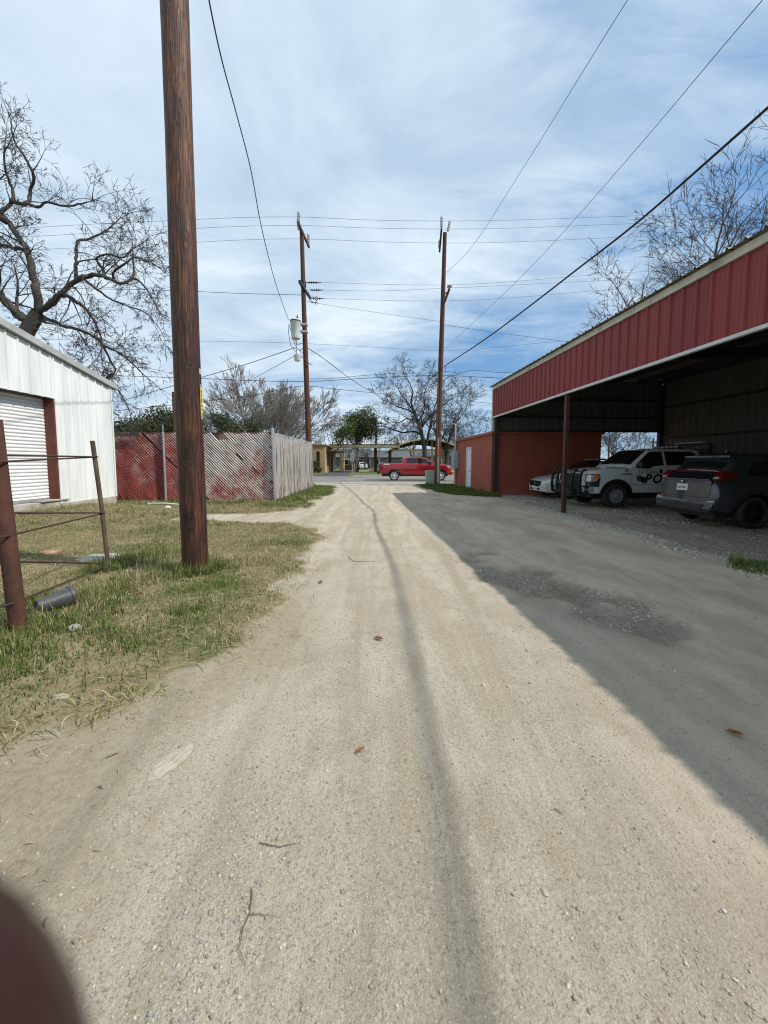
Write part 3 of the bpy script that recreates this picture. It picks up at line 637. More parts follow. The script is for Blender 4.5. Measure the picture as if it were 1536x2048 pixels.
# matted dead straw lying in the turf
def strands(name, n, x0, x1, y0, y1, dens, l0, l1, wid):
    x, y = scatter(n, x0, x1, y0, y1, dens); n = len(x); a = nrg.normal(.6, 1.1, n); ln = rad(n, l0, l1, 1.4); k = 5; t = np.linspace(0, 1, k)[None]
    bend = nrg.normal(0, .9, n)[:, None]; an = a[:, None] + bend * (t - .5); dx = np.cumsum(np.cos(an), 1) / k * ln[:, None]; dy = np.cumsum(np.sin(an), 1) / k * ln[:, None]
    hz = nrg.uniform(.006, .05, n)[:, None] * (1 - (2 * t - 1) ** 2 * nrg.uniform(.4, 1.1, n)[:, None]) + .004
    X, Y = x[:, None] + dx, y[:, None] + dy; Z = H(X, Y) + hz; w = wid * nrg.uniform(.5, 1.2, n)[:, None] * np.array([.7, 1, 1, .8, .25])[None]
    nx_, ny_ = -np.sin(an) * w / 2, np.cos(an) * w / 2
    v = np.stack([np.stack([X + nx_, Y + ny_, Z], -1), np.stack([X - nx_, Y - ny_, Z], -1)], 2).reshape(-1, 3)
    b = (np.arange(n) * k * 2)[:, None] + (np.arange(k - 1) * 2)[None]; f = np.stack([b, b + 1, b + 3, b + 2], -1).reshape(-1, 4)
    c = STRAW[nrg.integers(0, 5, n)] * nrg.uniform(.7, 1.15, (n, 1)); g = nrg.uniform(0, 1, n) < .16; c[g] = GREENS[nrg.integers(0, 4, g.sum())]
    return tag(np_mesh(name, v, [f], 'blade', cols=np.repeat(c, k * 2, 0)), kind='stuff')
strands('dead_straw', 95000, -8, -.7, 1.0, 9.6, lambda x, y: grass_left(x, y) * (1 - .85 * np.clip(green_l(x, y), 0, 1)) * (.35 + .65 * sm(.4, .6, fbm(x * 1.3, y * 1.3, 83, 4))), .05, .22, .0055)
strands('yard_straw', 45000, -13, -1.8, 9.0, 15, lambda x, y: grass_left(x, y) * (.3 + .7 * sm(.4, .6, fbm(x * 1.1, y * 1.1, 85, 4))), .08, .3, .011)
# ------------------------------------------------------------------ white metal shed
BX, BY1, BY0 = -8.77, 12.85, 1.0
top = lambda y: 3.95 + (BY1 - y) * .195
shed = thing('metal_shed', (BX, BY1, 0), 'white ribbed metal shed with a roll-up door and low concrete footing', 'shed')
DY1, DY0, DZ0, DZ1 = 10.62, 6.9, .5, 3.2
def wallsheet(mb, ya, yb, z0, z1):
    ribs(mb, (BX, ya, 0), (0, -1, 0), (0, 0, 1), (1, 0, 0), ya - yb, z0, z1)
w = MB()
wallsheet(w, BY1, DY1, .38, lambda a: top(BY1 - a) - .05)
wallsheet(w, DY1, DY0, DZ1, lambda a: top(DY1 - a) - .05)
wallsheet(w, DY0, BY0, .38, lambda a: top(DY0 - a) - .05)
w.build('wall', 'white_metal', shed, recalc=False)
w = MB(); ribs(w, (BX, BY1 + .02, 0), (-1, 0, 0), (0, 0, 1), (0, 1, 0), 9, .38, 3.9); w.box((BX - 9, BY0, .38), (BX - 8.9, BY1, 3.9)); w.build('rear_wall', 'white_metal', shed, recalc=False)
b = MB(); b.box((BX - .03, BY1 - .0, .38), (BX + .045, BY1 + .06, 3.93)); b.build('corner_trim', 'white_metal', shed)
b = MB(); b.prism([(BY1 + .25, top(BY1 + .25) - .02), (BY0, top(BY0) - .02), (BY0, top(BY0) + .14), (BY1 + .25, top(BY1 + .25) + .14)], lambda u, v: (BX - .25, u, v), (.36, 0, 0)); b.build('roof_trim', 'grey_trim', shed)
b = MB(); b.prism([(BY1 + .25, top(BY1 + .25) + .10), (BY0, top(BY0) + .10), (BY0, top(BY0) + .12), (BY1 + .25, top(BY1 + .25) + .12)], lambda u, v: (BX - 9.2, u, v), (8.9, 0, 0)); b.build('roof', 'grey_trim', shed)
b = MB(); b.box((BX - 9, BY0, -.3), (BX + .03, DY0, .39)); b.box((BX - 9, DY1, -.3), (BX + .03, BY1 + .04, .385)); b.box((BX - 9, DY0, -.3), (BX + .02, DY1, .46)); b.box((BX - .2, DY1 - .62, .46), (BX + .06, DY1 + .3, .50)); b.build('footing', 'concrete', shed, bevel=.012)
b = MB(); b.box((BX - .30, DY1 - .02, .47), (BX + .012, DY1 + .07, DZ1)); b.build('door_jamb', 'primer', shed)
b = MB(); b.box((BX - .30, DY0, DZ1 - .005), (BX + .006, DY1 + .07, DZ1 + .012)); b.build('door_header', 'steel_dark', shed)
d = MB(); prof = []; nsl = 30; hs = (DZ1 - DZ0) / nsl
for k in range(nsl):
    z = DZ0 + k * hs
    prof += [(z, -.012), (z + .010, -.012), (z + .013, .0), (z + hs * .35, .012), (z + hs * .6, .013), (z + hs - .006, 0)]
prof.append((DZ1, -.012))
vs = []
for z, o_ in prof: vs += [(BX - .26 + o_, DY1 - .02, z), (BX - .26 + o_, DY0, z)]
d.add(vs, [(2 * i, 2 * i + 1, 2 * i + 3, 2 * i + 2) for i in range(len(prof) - 1)]); door = d.build('roller_door', 'door_slat', shed)
b = MB(); b.box((BX - .29, DY0, DZ0 - .03), (BX - .235, DY1 - .02, DZ0 + .05)); b.build('bottom_rail', 'galv', door)

# ------------------------------------------------------------------ chain-link fence with slats, two runs meeting at a corner post
FA, FC, FE = Vector((-10.9, 15.1, 0)), Vector((-4.06, 15.0, 0)), Vector((-3.95, 22.6, 0))
fence = thing('slatted_fence', FC, 'tall chain-link fence with slanted white slats and flaking red paint', 'fence')
HF = 2.62
posts = [FA + (FC - FA) * t for t in (.02, .385)]
for p in posts:
    b = MB(); b.tube([(p.x, p.y - .07, -.1), (p.x, p.y - .07, HF + .02)], .042, 10); b.tube([(p.x, p.y - .07, HF), (p.x - .01, p.y - .05, HF + .30)], .016, 6); b.build('post', 'galv', fence, smooth=True)
b = MB(); b.tube([(FC.x + .03, FC.y - .06, -.1), (FC.x - .02, FC.y - .06, HF + .12)], .062, 12); b.lathe((FC.x - .02, FC.y - .06, HF + .12), (0, 0, 1), [(0, .065), (.03, .06), (.06, .02)], 12); b.build('corner_post', 'galv', fence, smooth=True)
for k in range(1, 4):
    p = FC + (FE - FC) * (k / 3); b = MB(); b.tube([(p.x - .05, p.y, -.1), (p.x - .05, p.y, HF)], .04, 10); b.build('post', 'galv', fence, smooth=True)
b = MB(); b.tube([FA + Vector((0, 0, HF)), FC + Vector((0, 0, HF))], .024, 8); b.build('top_rail', 'rust', fence)
b = MB(); b.tube([FC + Vector((-.03, 0, HF)), FE + Vector((-.03, 0, HF))], .024, 8); b.build('top_rail', 'galv', fence)
# front run: long slats woven on the diagonal
fr = random.Random(3); b = MB(); Lf = (FC - FA).length; e = (FC - FA).normalized(); pitch = .105; ang = R(46)
def fpt(u, z, n): return FA + e * u + Vector((0, n, z))
hole = lambda u, z: (abs(u - 4.9) < .20 and abs(z - 2.42) < .16) or (abs(u - 6.25) < .05 and abs(z - .95) < .14) or (abs(u - 5.6) < .06 and abs(z - 1.5) < .08)
k = -int(HF / math.tan(ang) / pitch) - 1
while k * pitch < Lf:
    u0 = k * pitch + fr.uniform(-.006, .006); du = HF / math.tan(ang); zlo = .03 + fr.uniform(-.04, .05)
    # line runs from top (u0, HF) down to (u0+du, 0)
    ts = 0.0; te = 1 - zlo / HF
    if u0 < 0: ts = -u0 / du
    if u0 + du * te > Lf: te = (Lf - u0) / du
    top_over = fr.uniform(0, .03) if u0 > 0 else 0
    segs = [ts]; q = ts
    while q < te - .06:
        q += .10; segs.append(min(q, te))
    prev = None; wd = .038
    if k == 17: k += 1; continue
    for q in segs:
        u = u0 + du * q; z = HF * (1 - q); n = .012 * math.sin(q * 21 + k) + fr.uniform(-.004, .004)
        cut = hole(u, z)
        px_, pz = math.sin(ang) * wd / 2, math.cos(ang) * wd / 2
        if z + pz > HF + top_over: pass
        tw = fr.uniform(-.010, .010)
        ring = [fpt(u + px_, z + pz, n - .012 + tw), fpt(u + px_ * .35, z + pz * .35, n - .024), fpt(u - px_ * .35, z - pz * .35, n - .024), fpt(u - px_, z - pz, n - .010 - tw)]
        if prev is not None and not cut:
            i0 = len(b.v); b.v += [tuple(p) for p in prev + ring]; b.f += [(i0 + j, i0 + j + 1, i0 + 5 + j, i0 + 4 + j) for j in range(3)]
        prev = ring
    k += 1
b.build('front_slats', 'slat_front', fence, recalc=False)
# dark backing mesh of wire seen in the gaps (diamond wires)
b = MB()
for s in (-1, 1):
    k = -30
    while k * .12 < Lf:
        u0 = k * .12; du = HF
        ts = max(0, -u0 / du); te = min(1, (Lf - u0) / du)
        if te > ts:
            z0, z1 = (HF * ts, HF * te) if s > 0 else (HF * (1 - ts), HF * (1 - te))
            b.bar(fpt(u0 + du * ts, z0, .012), fpt(u0 + du * te, z1, .012), .0045)
        k += 1
b.build('wire_mesh', 'galv', fence)
# the inner face of the same weave, still solid red-brown behind the outer slats
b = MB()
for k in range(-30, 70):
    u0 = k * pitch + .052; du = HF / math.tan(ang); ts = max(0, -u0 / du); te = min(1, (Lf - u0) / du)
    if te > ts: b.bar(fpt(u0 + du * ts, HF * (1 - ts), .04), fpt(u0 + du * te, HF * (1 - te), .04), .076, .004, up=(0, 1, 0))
b.build('back_slats', 'slat_backing', fence)
b = MB(); b.obox(fpt(4.9, 2.44, .02), e * .13 + Vector((0, 0, -.10)), (0, .006, 0), e * .07 + Vector((0, 0, .09))); b.build('patch_board', 'brick', fence)
b = MB(); b.box((FA.x + .1, FA.y - .14, HF - .14), (FA.x + 1.75, FA.y - .10, HF - .02)); b.build('rail_board', 'old_wood', fence)
# side run along the lane: brittle upright slats, bunched and ragged
b = MB(); e2 = (FE - FC).normalized(); L2 = (FE - FC).length; u = .08
while u < L2:
    wd = fr.uniform(.045, .085); hgt = HF + fr.uniform(-.16, .04); z0 = fr.uniform(.0, .14); lean = fr.uniform(-.10, .10) + .06 * math.sin(u * 2.2); n0 = fr.uniform(-.02, .06); n1 = fr.uniform(-.05, .05)
    if fr.random() < .07: z0 = fr.uniform(.2, .7)
    pr = None
    for i in range(6):
        t = i / 5; c = FC + e2 * (u + lean * (1 - t) + .02 * math.sin(t * 9 + u * 7)) + Vector((.02 + n0 * (1 - t) + n1 * math.sin(t * 3.1) * .6 + (.05 * (1 - t) ** 3 if fr.random() < .5 else 0), 0, z0 + (hgt - z0) * t))
        tw = fr.uniform(-.5, .5) if i == 0 else tw * .9 + fr.uniform(-.12, .12); ax = e2 * math.cos(tw) + Vector((1, 0, 0)) * math.sin(tw)
        rg = [c - ax * wd / 2, c + Vector((.012, 0, 0)), c + ax * wd / 2]
        if pr: i0 = len(b.v); b.v += [tuple(p) for p in pr + rg]; b.f += [(i0, i0 + 1, i0 + 4, i0 + 3), (i0 + 1, i0 + 2, i0 + 5, i0 + 4)]
        pr = rg
    u += wd * fr.uniform(.72, 1.02)
b.build('side_slats', 'slat_side', fence, recalc=False)
b = MB()
for s in (-1, 1):
    for k in range(-28, 66):
        u0 = k * .12; ts = max(0, -u0 / HF); te = min(1, (L2 - u0) / HF)
        if te > ts:
            z0, z1 = (HF * ts, HF * te) if s > 0 else (HF * (1 - ts), HF * (1 - te))
            b.bar(FC + e2 * (u0 + HF * ts) + Vector((.085, 0, z0)), FC + e2 * (u0 + HF * te) + Vector((.085, 0, z1)), .004)
b.build('side_wire_mesh', 'galv', fence)

# ------------------------------------------------------------------ rusty pipe gate
gp = Vector((-3.19, 3.35, 0)); pk = G(218, 1140)
gate = thing('pipe_gate', gp, 'rusty pipe post and thin picket tied by bent iron rods beside the grass', 'gate')
gp.z = Hs(gp.x, gp.y)
b = MB(); b.tube([(gp.x, gp.y, gp.z - .2), (gp.x - .10, gp.y, 1.86)], .064, 18); b.lathe((gp.x, gp.y, gp.z - .02), (0, 0, 1), [(0, .10), (.015, .09), (.02, .07)], 14); b.build('gate_post', 'rust', gate, smooth=True)
tp = Vector((pk.x - .13, pk.y, 1.79))
b = MB(); b.tube([(pk.x + .005, pk.y, -.15), pk.lerp(tp, .5) + Vector((.01, 0, 0)), tp], .028, 12); b.build('picket', 'picket', gate, smooth=True)
def atp(z): return pk.lerp(tp, z / 1.79)
for (za, zb, zc) in ((1.56, 1.505, 1.575), (1.055, .875, .80), (.62, .285, .08)):
    b = MB(); c = atp(zc); q = [Vector((gp.x - 1.4, gp.y - .1, za - .02)), Vector((gp.x - .07, gp.y + .06, za)), c + Vector((.01, .035, 0)), c + Vector((.045, .0, .0)), c + Vector((.012, -.036, -.006)), Vector((gp.x + .02, gp.y - .075, zb)), Vector((gp.x - 1.2, gp.y - 1.1, zb - .15))]
    b.tube(q, .0095, 8); b.build('rod', 'rod', gate, smooth=True)
b = MB(); c = G(14, 1268); b.tube([(c.x - .3, c.y + .1, .04), (c.x + .02, c.y, .07), (c.x + .10, c.y + .02, .03)], .022, 8); b.build('pipe_stub', 'rust', gate, smooth=True)

# ------------------------------------------------------------------ small things in the grass
def lump(name, c, sx_, sy_, sz, mat, label, cat, rz=0, seed=0, n=2, flat=None):
    bm = bmesh.new(); bmesh.ops.create_icosphere(bm, subdivisions=n, radius=1); rr = random.Random(seed)
    for v in bm.verts:
        k = 1 + rr.uniform(-.14, .14); v.co = Vector((v.co.x * sx_ * k, v.co.y * sy_ * k, v.co.z * sz * k))
        if flat and v.co.z > flat: v.co.z = flat + rr.uniform(-.004, .004)
    me = bpy.data.meshes.new(name); bm.to_mesh(me); bm.free(); o = link(name, me, mat); o.location = (c.x, c.y, Hs(c.x, c.y) + c.z); o.rotation_euler = (0, 0, rz); return tag(o, label, cat)
lump('concrete_slab', G(198, 1121), .30, .24, .07, 'concrete', 'broken pale concrete slab lying in the grass behind the gate picket', 'slab', .3, 4, 3, .05)
lump('broken_brick', G(101, 1109), .15, .11, .06, 'brick', 'reddish broken brick lying in dry grass behind the gate rods', 'brick', .2, 6, 2, .04)
lump('broken_brick', G(6, 1152), .12, .1, .06, 'brick', 'pinkish stone block half hidden behind the rusty gate post', 'brick', .5, 9, 2, .04)
lump('flat_stone', G(341, 1522), .052, .125, .012, 'stone_flat', 'thin flat pale stone pressed into the dirt lane near the grass', 'stone', -.45, 12, 3, .008)
lump('pale_stone', G(122, 1402), .05, .02, .02, 'stone_flat', 'long pale stone lying at the edge of the grass verge', 'stone', .1, 13, 2)
lump('round_stone', G(1090, 1783), .013, .016, .008, 'stone_flat', 'smooth tan stone set in the sunlit lane', 'stone', .1, 15, 2)
# nursery pot on its side
a0, a1 = G(97, 1226), G(139, 1196); a1 = Vector((a0.x + .16, a0.y + .27, 0)); ax = (a1 - a0).normalized(); ax.z = .10
pc = Vector((a0.x - .02, a0.y - .10, Hs(a0.x, a0.y) + .07)); pot = thing('nursery_pot', (pc.x, pc.y, pc.z - .1), 'empty dark grey plastic nursery pot tipped over in bright green grass', 'plant pot')
b = MB(); b.lathe(pc, ax, [(.02, .0), (0, .066), (.26, .096), (.26, .102), (.285, .104), (.285, .097), (.03, .06), (.03, 0)], 26); po = b.build('pot_wall', 'pot', pot, smooth=True)
b = MB(); b.lathe(pc + ax * .262, ax, [(0, .098), (0, .105), (.006, .106), (.024, .106), (.026, .10)], 26); b.build('rim', 'pot', pot, smooth=True)
a0 = Vector((-7.3, 12.2, 0)); b = MB(); b.tube([(a0.x, a0.y, Hs(a0.x, a0.y) + .10), (a0.x + .5, a0.y + .02, .12 + Hs(a0.x + .5, a0.y)), (a0.x + 1.15, a0.y, Hs(a0.x + 1.1, a0.y) + .1)], .02, 8); tag(b.build('plastic_pipe', 'white_pvc', smooth=True), 'thin white plastic pipe lying in the grass before the red fence', 'pipe')
def crumple(name, c, r, mat, label, cat, seed):
    return lump(name, c, r, r * .8, r * .55, mat, label, cat, 0, seed, 3)
crumple('paper_scrap', G(336, 1024) + Vector((0, 0, .04)), .09, 'white_pvc', 'crumpled white scrap lying beside the white plastic pipe', 'litter', 2)
crumple('plastic_bag', G(150, 1266) + Vector((0, 0, .015)), .055, 'bag', 'crumpled clear plastic bag in the grass near the nursery pot', 'bag', 5)
# leaves and twigs
def leaf(px, py, s, mat, rz, label):
    c = G(px, py); b = MB(); pts = [(0, -1), (.32, -.55), (.45, -.1), (.25, .15), (.4, .5), (.12, .6), (0, 1), (-.15, .55), (-.42, .45), (-.25, .1), (-.45, -.2), (-.3, -.6)]
    ca, sa = math.cos(rz), math.sin(rz); rr = random.Random(px)
    vs = [(c.x, c.y, Hs(c.x, c.y) + .012)] + [(c.x + (u * ca - v * sa) * s, c.y + (u * sa + v * ca) * s, Hs(c.x, c.y) + .008 + abs(u) * s * .7 + rr.uniform(0, .25) * s) for u, v in pts]
    b.add(vs, [(0, i, i % 12 + 1) for i in range(1, 13)]); tag(b.build('fallen_leaf', mat), label, 'leaf', 'fallen leaves')
leaf(757, 1282, .045, 'leaf_brown', 1.2, 'curled brown leaf lying alone on the sunlit middle of the lane')
leaf(1468, 1471, .042, 'leaf_orange', .9, 'orange-red leaf lying in the carport shadow at the picture edge')
leaf(641, 1163, .05, 'leaf_brown', .3, 'dark curled leaf on the pale lane near the verge')
leaf(278, 1194, .055, 'leaf_orange', 2.0, 'tan-orange leaf in the grass below the big pole')
leaf(180, 1288, .05, 'leaf_orange', .6, 'tan leaf in the grass near the plastic bag')
leaf(720, 1508, .03, 'leaf_brown', 2.4, 'small dark leaf crumb on the lane beside the flat stone')
def twig(pts, r, label, forks=()):
    root = None; b = MB()
    def tr(pp, r0):
        q = [G(*p) for p in pp]; q = [Vector((v.x, v.y, Hs(v.x, v.y) + .006)) for v in q]
        fine = []
        for i in range(len(q) - 1):
            for k in range(4):
                t = k / 4; fine.append(q[i].lerp(q[i + 1], t) + Vector((rng.uniform(-1, 1), rng.uniform(-1, 1), 0)) * .003)
        fine.append(q[-1]); n = len(fine); b.tube(fine, [r0 * (1 - .7 * i / n) for i in range(n)], 6)
    tr(pts, r)
    for f in forks: tr(f, r * .7)
    tag(b.build('twig', 'twig', smooth=True), label, 'twig', 'fallen twigs')
twig([(505, 1782), (501, 1835), (484, 1870), (478, 1905), (493, 1940)], .0019, 'long forked dark twig lying on the lane in front', [[(501, 1834), (530, 1836), (553, 1840)]])
twig([(1108, 1612), (1126, 1622)], .0028, 'short dark twig on the sunlit lane', ())
twig([(520, 1690), (560, 1700), (600, 1692)], .0022, 'thin pale twig beside the gravel line on the lane', ())
twig([(696, 1112), (707, 1122), (750, 1122)], .005, 'thin twig lying across the lane beside the cable shadow', ())
# ------------------------------------------------------------------ utility poles
def pole_mb(b, base, topv, r0, r1, n=20, seed=0):
    rr = random.Random(seed); k = 40; pts = []; rad_ = []
    for i in range(k + 1):
        t = i / k; p = Vector(base).lerp(Vector(topv), t); pts.append(p + Vector((math.sin(t * 9 + seed), math.cos(t * 7 + seed), 0)) * .006); rad_.append(r0 + (r1 - r0) * t + rr.uniform(-.0025, .0025))
    return b.tube(pts, rad_, n)
pb = G(391, 1143); pb.z = Hs(pb.x, pb.y)
near_pole = thing('utility_pole', pb, 'thick reddish brown wooden pole rising from the grass verge', 'utility pole', 'utility poles')
b = MB(); pole_mb(b, (pb.x, pb.y, pb.z - .3), (pb.x - .02, pb.y + .02, 11.5), .168, .160, 26, 2); b.build('pole_shaft', 'pole_wood', near_pole, smooth=True)
# yellow number tag nailed on the lane side of the shaft
ta = math.radians(0); tn = Vector((math.cos(ta), math.sin(ta), 0)); tu = Vector((-tn.y, tn.x, 0)); tcn = Vector((pb.x - .004, pb.y, 2.30)) + tn * .168; th = .20
b = MB(); b.obox(tcn, tu * .031, tn * .002, Vector((0, 0, th + .028))); tg = b.build('number_tag', 'tag_alu', near_pole, bevel=.001)
b = MB(); b.obox(tcn + tn * .0035, tu * .029, tn * .0012, Vector((0, 0, th - .012))); b.build('tag_plate', 'tag_yellow', tg)
b = MB()
for i, ch in enumerate('478679'):
    z = tcn.z + th - .075 - i * .061
    put_text(b, ch, .062, lambda u, v, z=z: tcn + tn * .0062 + tu * (u - .019) + Vector((0, 0, z - tcn.z + v - .01)), bold=.002)
b.build('tag_number', 'ink', tg, recalc=False)
b = MB(); b.obox(tcn + Vector((-.01, 0, .40)) - tn * .004, tu * .02, tn * .01, Vector((0, 0, .035))); b.build('splinter', 'cream', near_pole)

LB, RB = Vector((-4.2, 23.4, 0)), Vector((3.78, 26.0, 0)); LT = P(603, 462, 23.4); RT = P(890, 466, 26.0)
lp = thing('utility_pole', LB, 'brown utility pole with a transformer can at the end of the slatted fence', 'utility pole', 'utility poles')
b = MB(); pole_mb(b, LB - Vector((0, 0, .3)), LT, .19, .115, 16, 5); b.build('pole_shaft', 'pole_far', lp, smooth=True)
rp = thing('utility_pole', RB, 'brown utility pole standing on the grass by the orange block shed', 'utility pole', 'utility poles')
b = MB(); pole_mb(b, RB - Vector((0, 0, .3)), RT, .20, .125, 16, 8); b.build('pole_shaft', 'pole_far', rp, smooth=True)
def insulator(parent, base, up, L=.55, r=.085, mat='insul'):
    b = MB(); prof = [(0, .03), (.06, .03), (.07, r * .8)]
    n = 6
    for i in range(n): prof += [(.08 + (L - .14) * i / n, r), (.08 + (L - .14) * (i + .55) / n, r * .72)]
    prof += [(L - .05, r * .8), (L - .02, r * .5), (L, r * .3)]
    b.lathe(base, up, prof, 12); return b.build('insulator', mat, parent, smooth=True)
# left pole: upper arm along the line of sight, two posts at the near end, one at the far end
a0, a1 = P(597, 447, 22.3), P(618, 494, 25.0)
b = MB(); b.bar(a0, a1, .11, .14); b.build('crossarm', 'old_wood', lp)
insulator(lp, a0 + Vector((0, .06, .06)), (0, 0, 1), .62); insulator(lp, LT + Vector((-.12, -.1, -.05)), (-.1, -.1, 1), .62); insulator(lp, a1 + Vector((0, -.2, .07)), (0, 0, 1), .62)
b = MB(); b.tube([P(606, 496, 23.6), P(609, 497, 23.9), P(614, 484, 24.4)], .02, 6); b.build('arm_brace', 'galv', lp)
c0, c1 = P(593, 563, 21.9), P(618, 597, 25.0)
b = MB(); b.bar(c0 + Vector((.16, 0, 0)), c1 + Vector((.10, 0, 0)), .12, .15); b.build('crossarm', 'dark_metal', lp)
mids = [P(612, 565, 22.6), P(618, 580, 23.6), P(621, 597, 24.9)]
for q in mids:
    b = MB(); d_ = Vector((1, 0, -.01)); prof = [(0, .02), (.12, .02)]
    for i in range(4): prof += [(.14 + i * .13, .03), (.17 + i * .13, .085), (.20 + i * .13, .03)]
    prof += [(.85, .02)]
    b.lathe(q, d_, prof, 10); b.build('strain_insulator', 'dark_metal', lp, smooth=True)
b = MB(); q = P(627, 598, 24.4)
for k in range(6): b.tube([q + Vector((rng.uniform(-.25, .3), rng.uniform(-.1, .1), rng.uniform(-.35, .25))), q + Vector((rng.uniform(-.25, .3), 0, rng.uniform(-.35, .25)))], .03, 6)
b.build('cutout_switch', 'galv', lp)
b = MB(); b.tube([LT.lerp(LB, .19) + Vector((0, 0, -.0)), LT.lerp(LB, .21)], .165, 14); b.build('band', 'dark_metal', lp)
# transformer can and yard lamp hang on the left pole
tcv = P(591.5, 678, 22.85); tr = thing('transformer', tcv, 'pale grey transformer can bolted to the utility pole by the fence', 'transformer')
b = MB(); b.lathe(tcv, (0, 0, 1), [(0, .22), (.02, .24), (.95, .295), (.97, .31), (1.02, .31), (1.07, .27), (1.10, .05)], 22); tk = b.build('tank', 'transf', tr, smooth=True)
b = MB(); b.lathe(tcv + Vector((0, 0, .955)), (0, 0, 1), [(0, .30), (.0, .316), (.035, .316), (.036, .305)], 22); b.build('lid_band', 'dark_metal', tk)
b = MB(); b.lathe(tcv + Vector((.12, -.08, 1.06)), (0, 0, 1), [(0, .05), (.05, .06), (.08, .035), (.12, .06), (.16, .03), (.24, .02)], 10); b.build('bushing', 'dark_metal', tr)
for z in (.78, .38):
    b = MB(); b.box(tcv + Vector((.28, -.05, z)), tcv + Vector((.66, .28, z + .1))); b.build('bracket', 'galv', tr)
lh = P(595, 722, 22.9); lamp = thing('yard_lamp', lh, 'small bucket lamp on a curved arm under the transformer', 'lamp')
b = MB(); b.lathe(lh, (0, 0, 1), [(0, .16), (.02, .17), (.27, .215), (.275, .2)], 18); b.build('lens', 'plate_white', lamp, smooth=True)
b = MB(); b.lathe(lh + Vector((0, 0, .272)), (0, 0, 1), [(0, .225), (.03, .22), (.12, .12), (.16, .09), (.40, .08), (.42, .03)], 16); b.build('housing', 'galv', lamp, smooth=True)
b = MB(); b.tube([lh + Vector((.02, 0, .33)), lh + Vector((.3, .1, .22)), lh + Vector((.52, .25, -.02)), lh + Vector((.72, .42, -.12))], .025, 8); b.build('arm', 'dark_metal', lamp)
# right pole fittings
a0, a1 = P(888, 466, 25.2), P(881, 500, 27.4)
b = MB(); b.bar(a0 + Vector((-.16, 0, .25)), a1 + Vector((-.06, 0, -.1)), .11, .13); b.build('crossarm', 'dark_metal', rp)
insulator(rp, a0 + Vector((-.16, 0, .3)), (0, 0, 1), .68); insulator(rp, RT + Vector((.16, -.05, .05)), (.2, 0, 1), .68); insulator(rp, a1 + Vector((-.1, -.15, -.02)), (0, 0, 1), .62)
b = MB(); b.bar(P(888, 606, 25.85), P(899, 577, 25.3), .10, .13); b.bar(P(886, 588, 25.8), P(895, 585, 25.4), .06); b.build('bracket_arm', 'old_wood', rp)
insulator(rp, P(899, 577, 25.3), (0, 0, 1), .24, .15, 'plate_white')
b = MB(); bb = RB + Vector((-.02, -.21, 0)); b.tube([bb, bb + Vector((.0, 0, 2.6)), bb + Vector((.03, .01, 7.6))], .035, 8); b.build('conduit', 'old_wood', rp)
b = MB(); b.box(RB + Vector((.02, -.225, 0)), RB + Vector((.10, -.19, 3.1))); mk_ = b.build('guard_strip', 'galv', rp)
b = MB(); b.box(RB + Vector((.018, -.235, 1.9)), RB + Vector((.102, -.227, 2.55))); b.build('marker', 'orange', mk_)
q = P(882, 741, 25.7); b = MB(); b.bar(q, P(868, 752, 25.2), .05); b.build('hook', 'dark_metal', rp)
# green utility pedestal at the foot of the pole
pd = G(862, 969); pdt = thing('utility_pedestal', (pd.x, pd.y, 0), 'pale green utility box standing beside the pole on the grass', 'utility box')
b = MB(); b.box((pd.x - .36, pd.y - .2, 0), (pd.x + .36, pd.y + .3, .86)); b.build('cabinet', 'pedestal', pdt, bevel=.02)
b = MB(); b.box((pd.x - .38, pd.y - .22, .86), (pd.x + .38, pd.y + .32, .93)); b.build('lid', 'pedestal', pdt, bevel=.02)

# ------------------------------------------------------------------ wires
def wire(pts, r, label, group, name='power_line', mat='wire_grey', sag=0.0, n=14):
    pts = [Vector(p) for p in pts]; out = []
    for i in range(len(pts) - 1):
        L = (pts[i + 1] - pts[i]).length; s = sag * (L / 20.0) ** 2
        for k in range(n):
            t = k / n; p = pts[i].lerp(pts[i + 1], t); p.z -= 4 * s * t * (1 - t); out.append(p)
    out.append(pts[-1]); b = MB(); b.tube(out, r, 5); return tag(b.build(name, mat, smooth=True), label, 'wire', group)
def smoothwire(pts, r, label, group, name='power_line', mat='wire_grey'):
    "smooth curve through measured points"
    q = [Vector(p) for p in pts]; out = []; n = len(q); ls = [(q[i + 1] - q[i]).length for i in range(n - 1)]
    sl = [(q[i + 1] - q[i]) / ls[i] for i in range(n - 1)]
    tg = [sl[0]] + [(sl[i - 1] * ls[i] + sl[i] * ls[i - 1]) / (ls[i] + ls[i - 1]) for i in range(1, n - 1)] + [sl[-1]]
    for i in range(n - 1):
        L = ls[i]
        for k in range(10):
            t = k / 10; t2, t3 = t * t, t ** 3
            out.append(q[i] * (2 * t3 - 3 * t2 + 1) + tg[i] * L * (t3 - 2 * t2 + t) + q[i + 1] * (-2 * t3 + 3 * t2) + tg[i + 1] * L * (t3 - t2))
    out.append(q[-1]); b = MB(); b.tube(out, r, 6); return tag(b.build(name, mat, smooth=True), label, 'wire', group)
gt = 'three wires on the pole tops'
smoothwire([P(-1500, 540, 22), P(-300, 478, 22.2), P(300, 443, 22.3), P(597, 434, 22.3), P(740, 440, 23.8), P(889, 442, 25.2), P(1370, 429, 26), P(2600, 430, 27)], .008, 'topmost of the wires strung between the pole tops', gt)
smoothwire([P(-1500, 560, 23), P(-300, 495, 23.2), P(300, 461, 23.3), P(598, 451, 23.3), P(740, 456, 24.6), P(903, 458, 26), P(1370, 444, 26.8), P(2600, 445, 28)], .008, 'second wire from the top between the pole tops', gt)
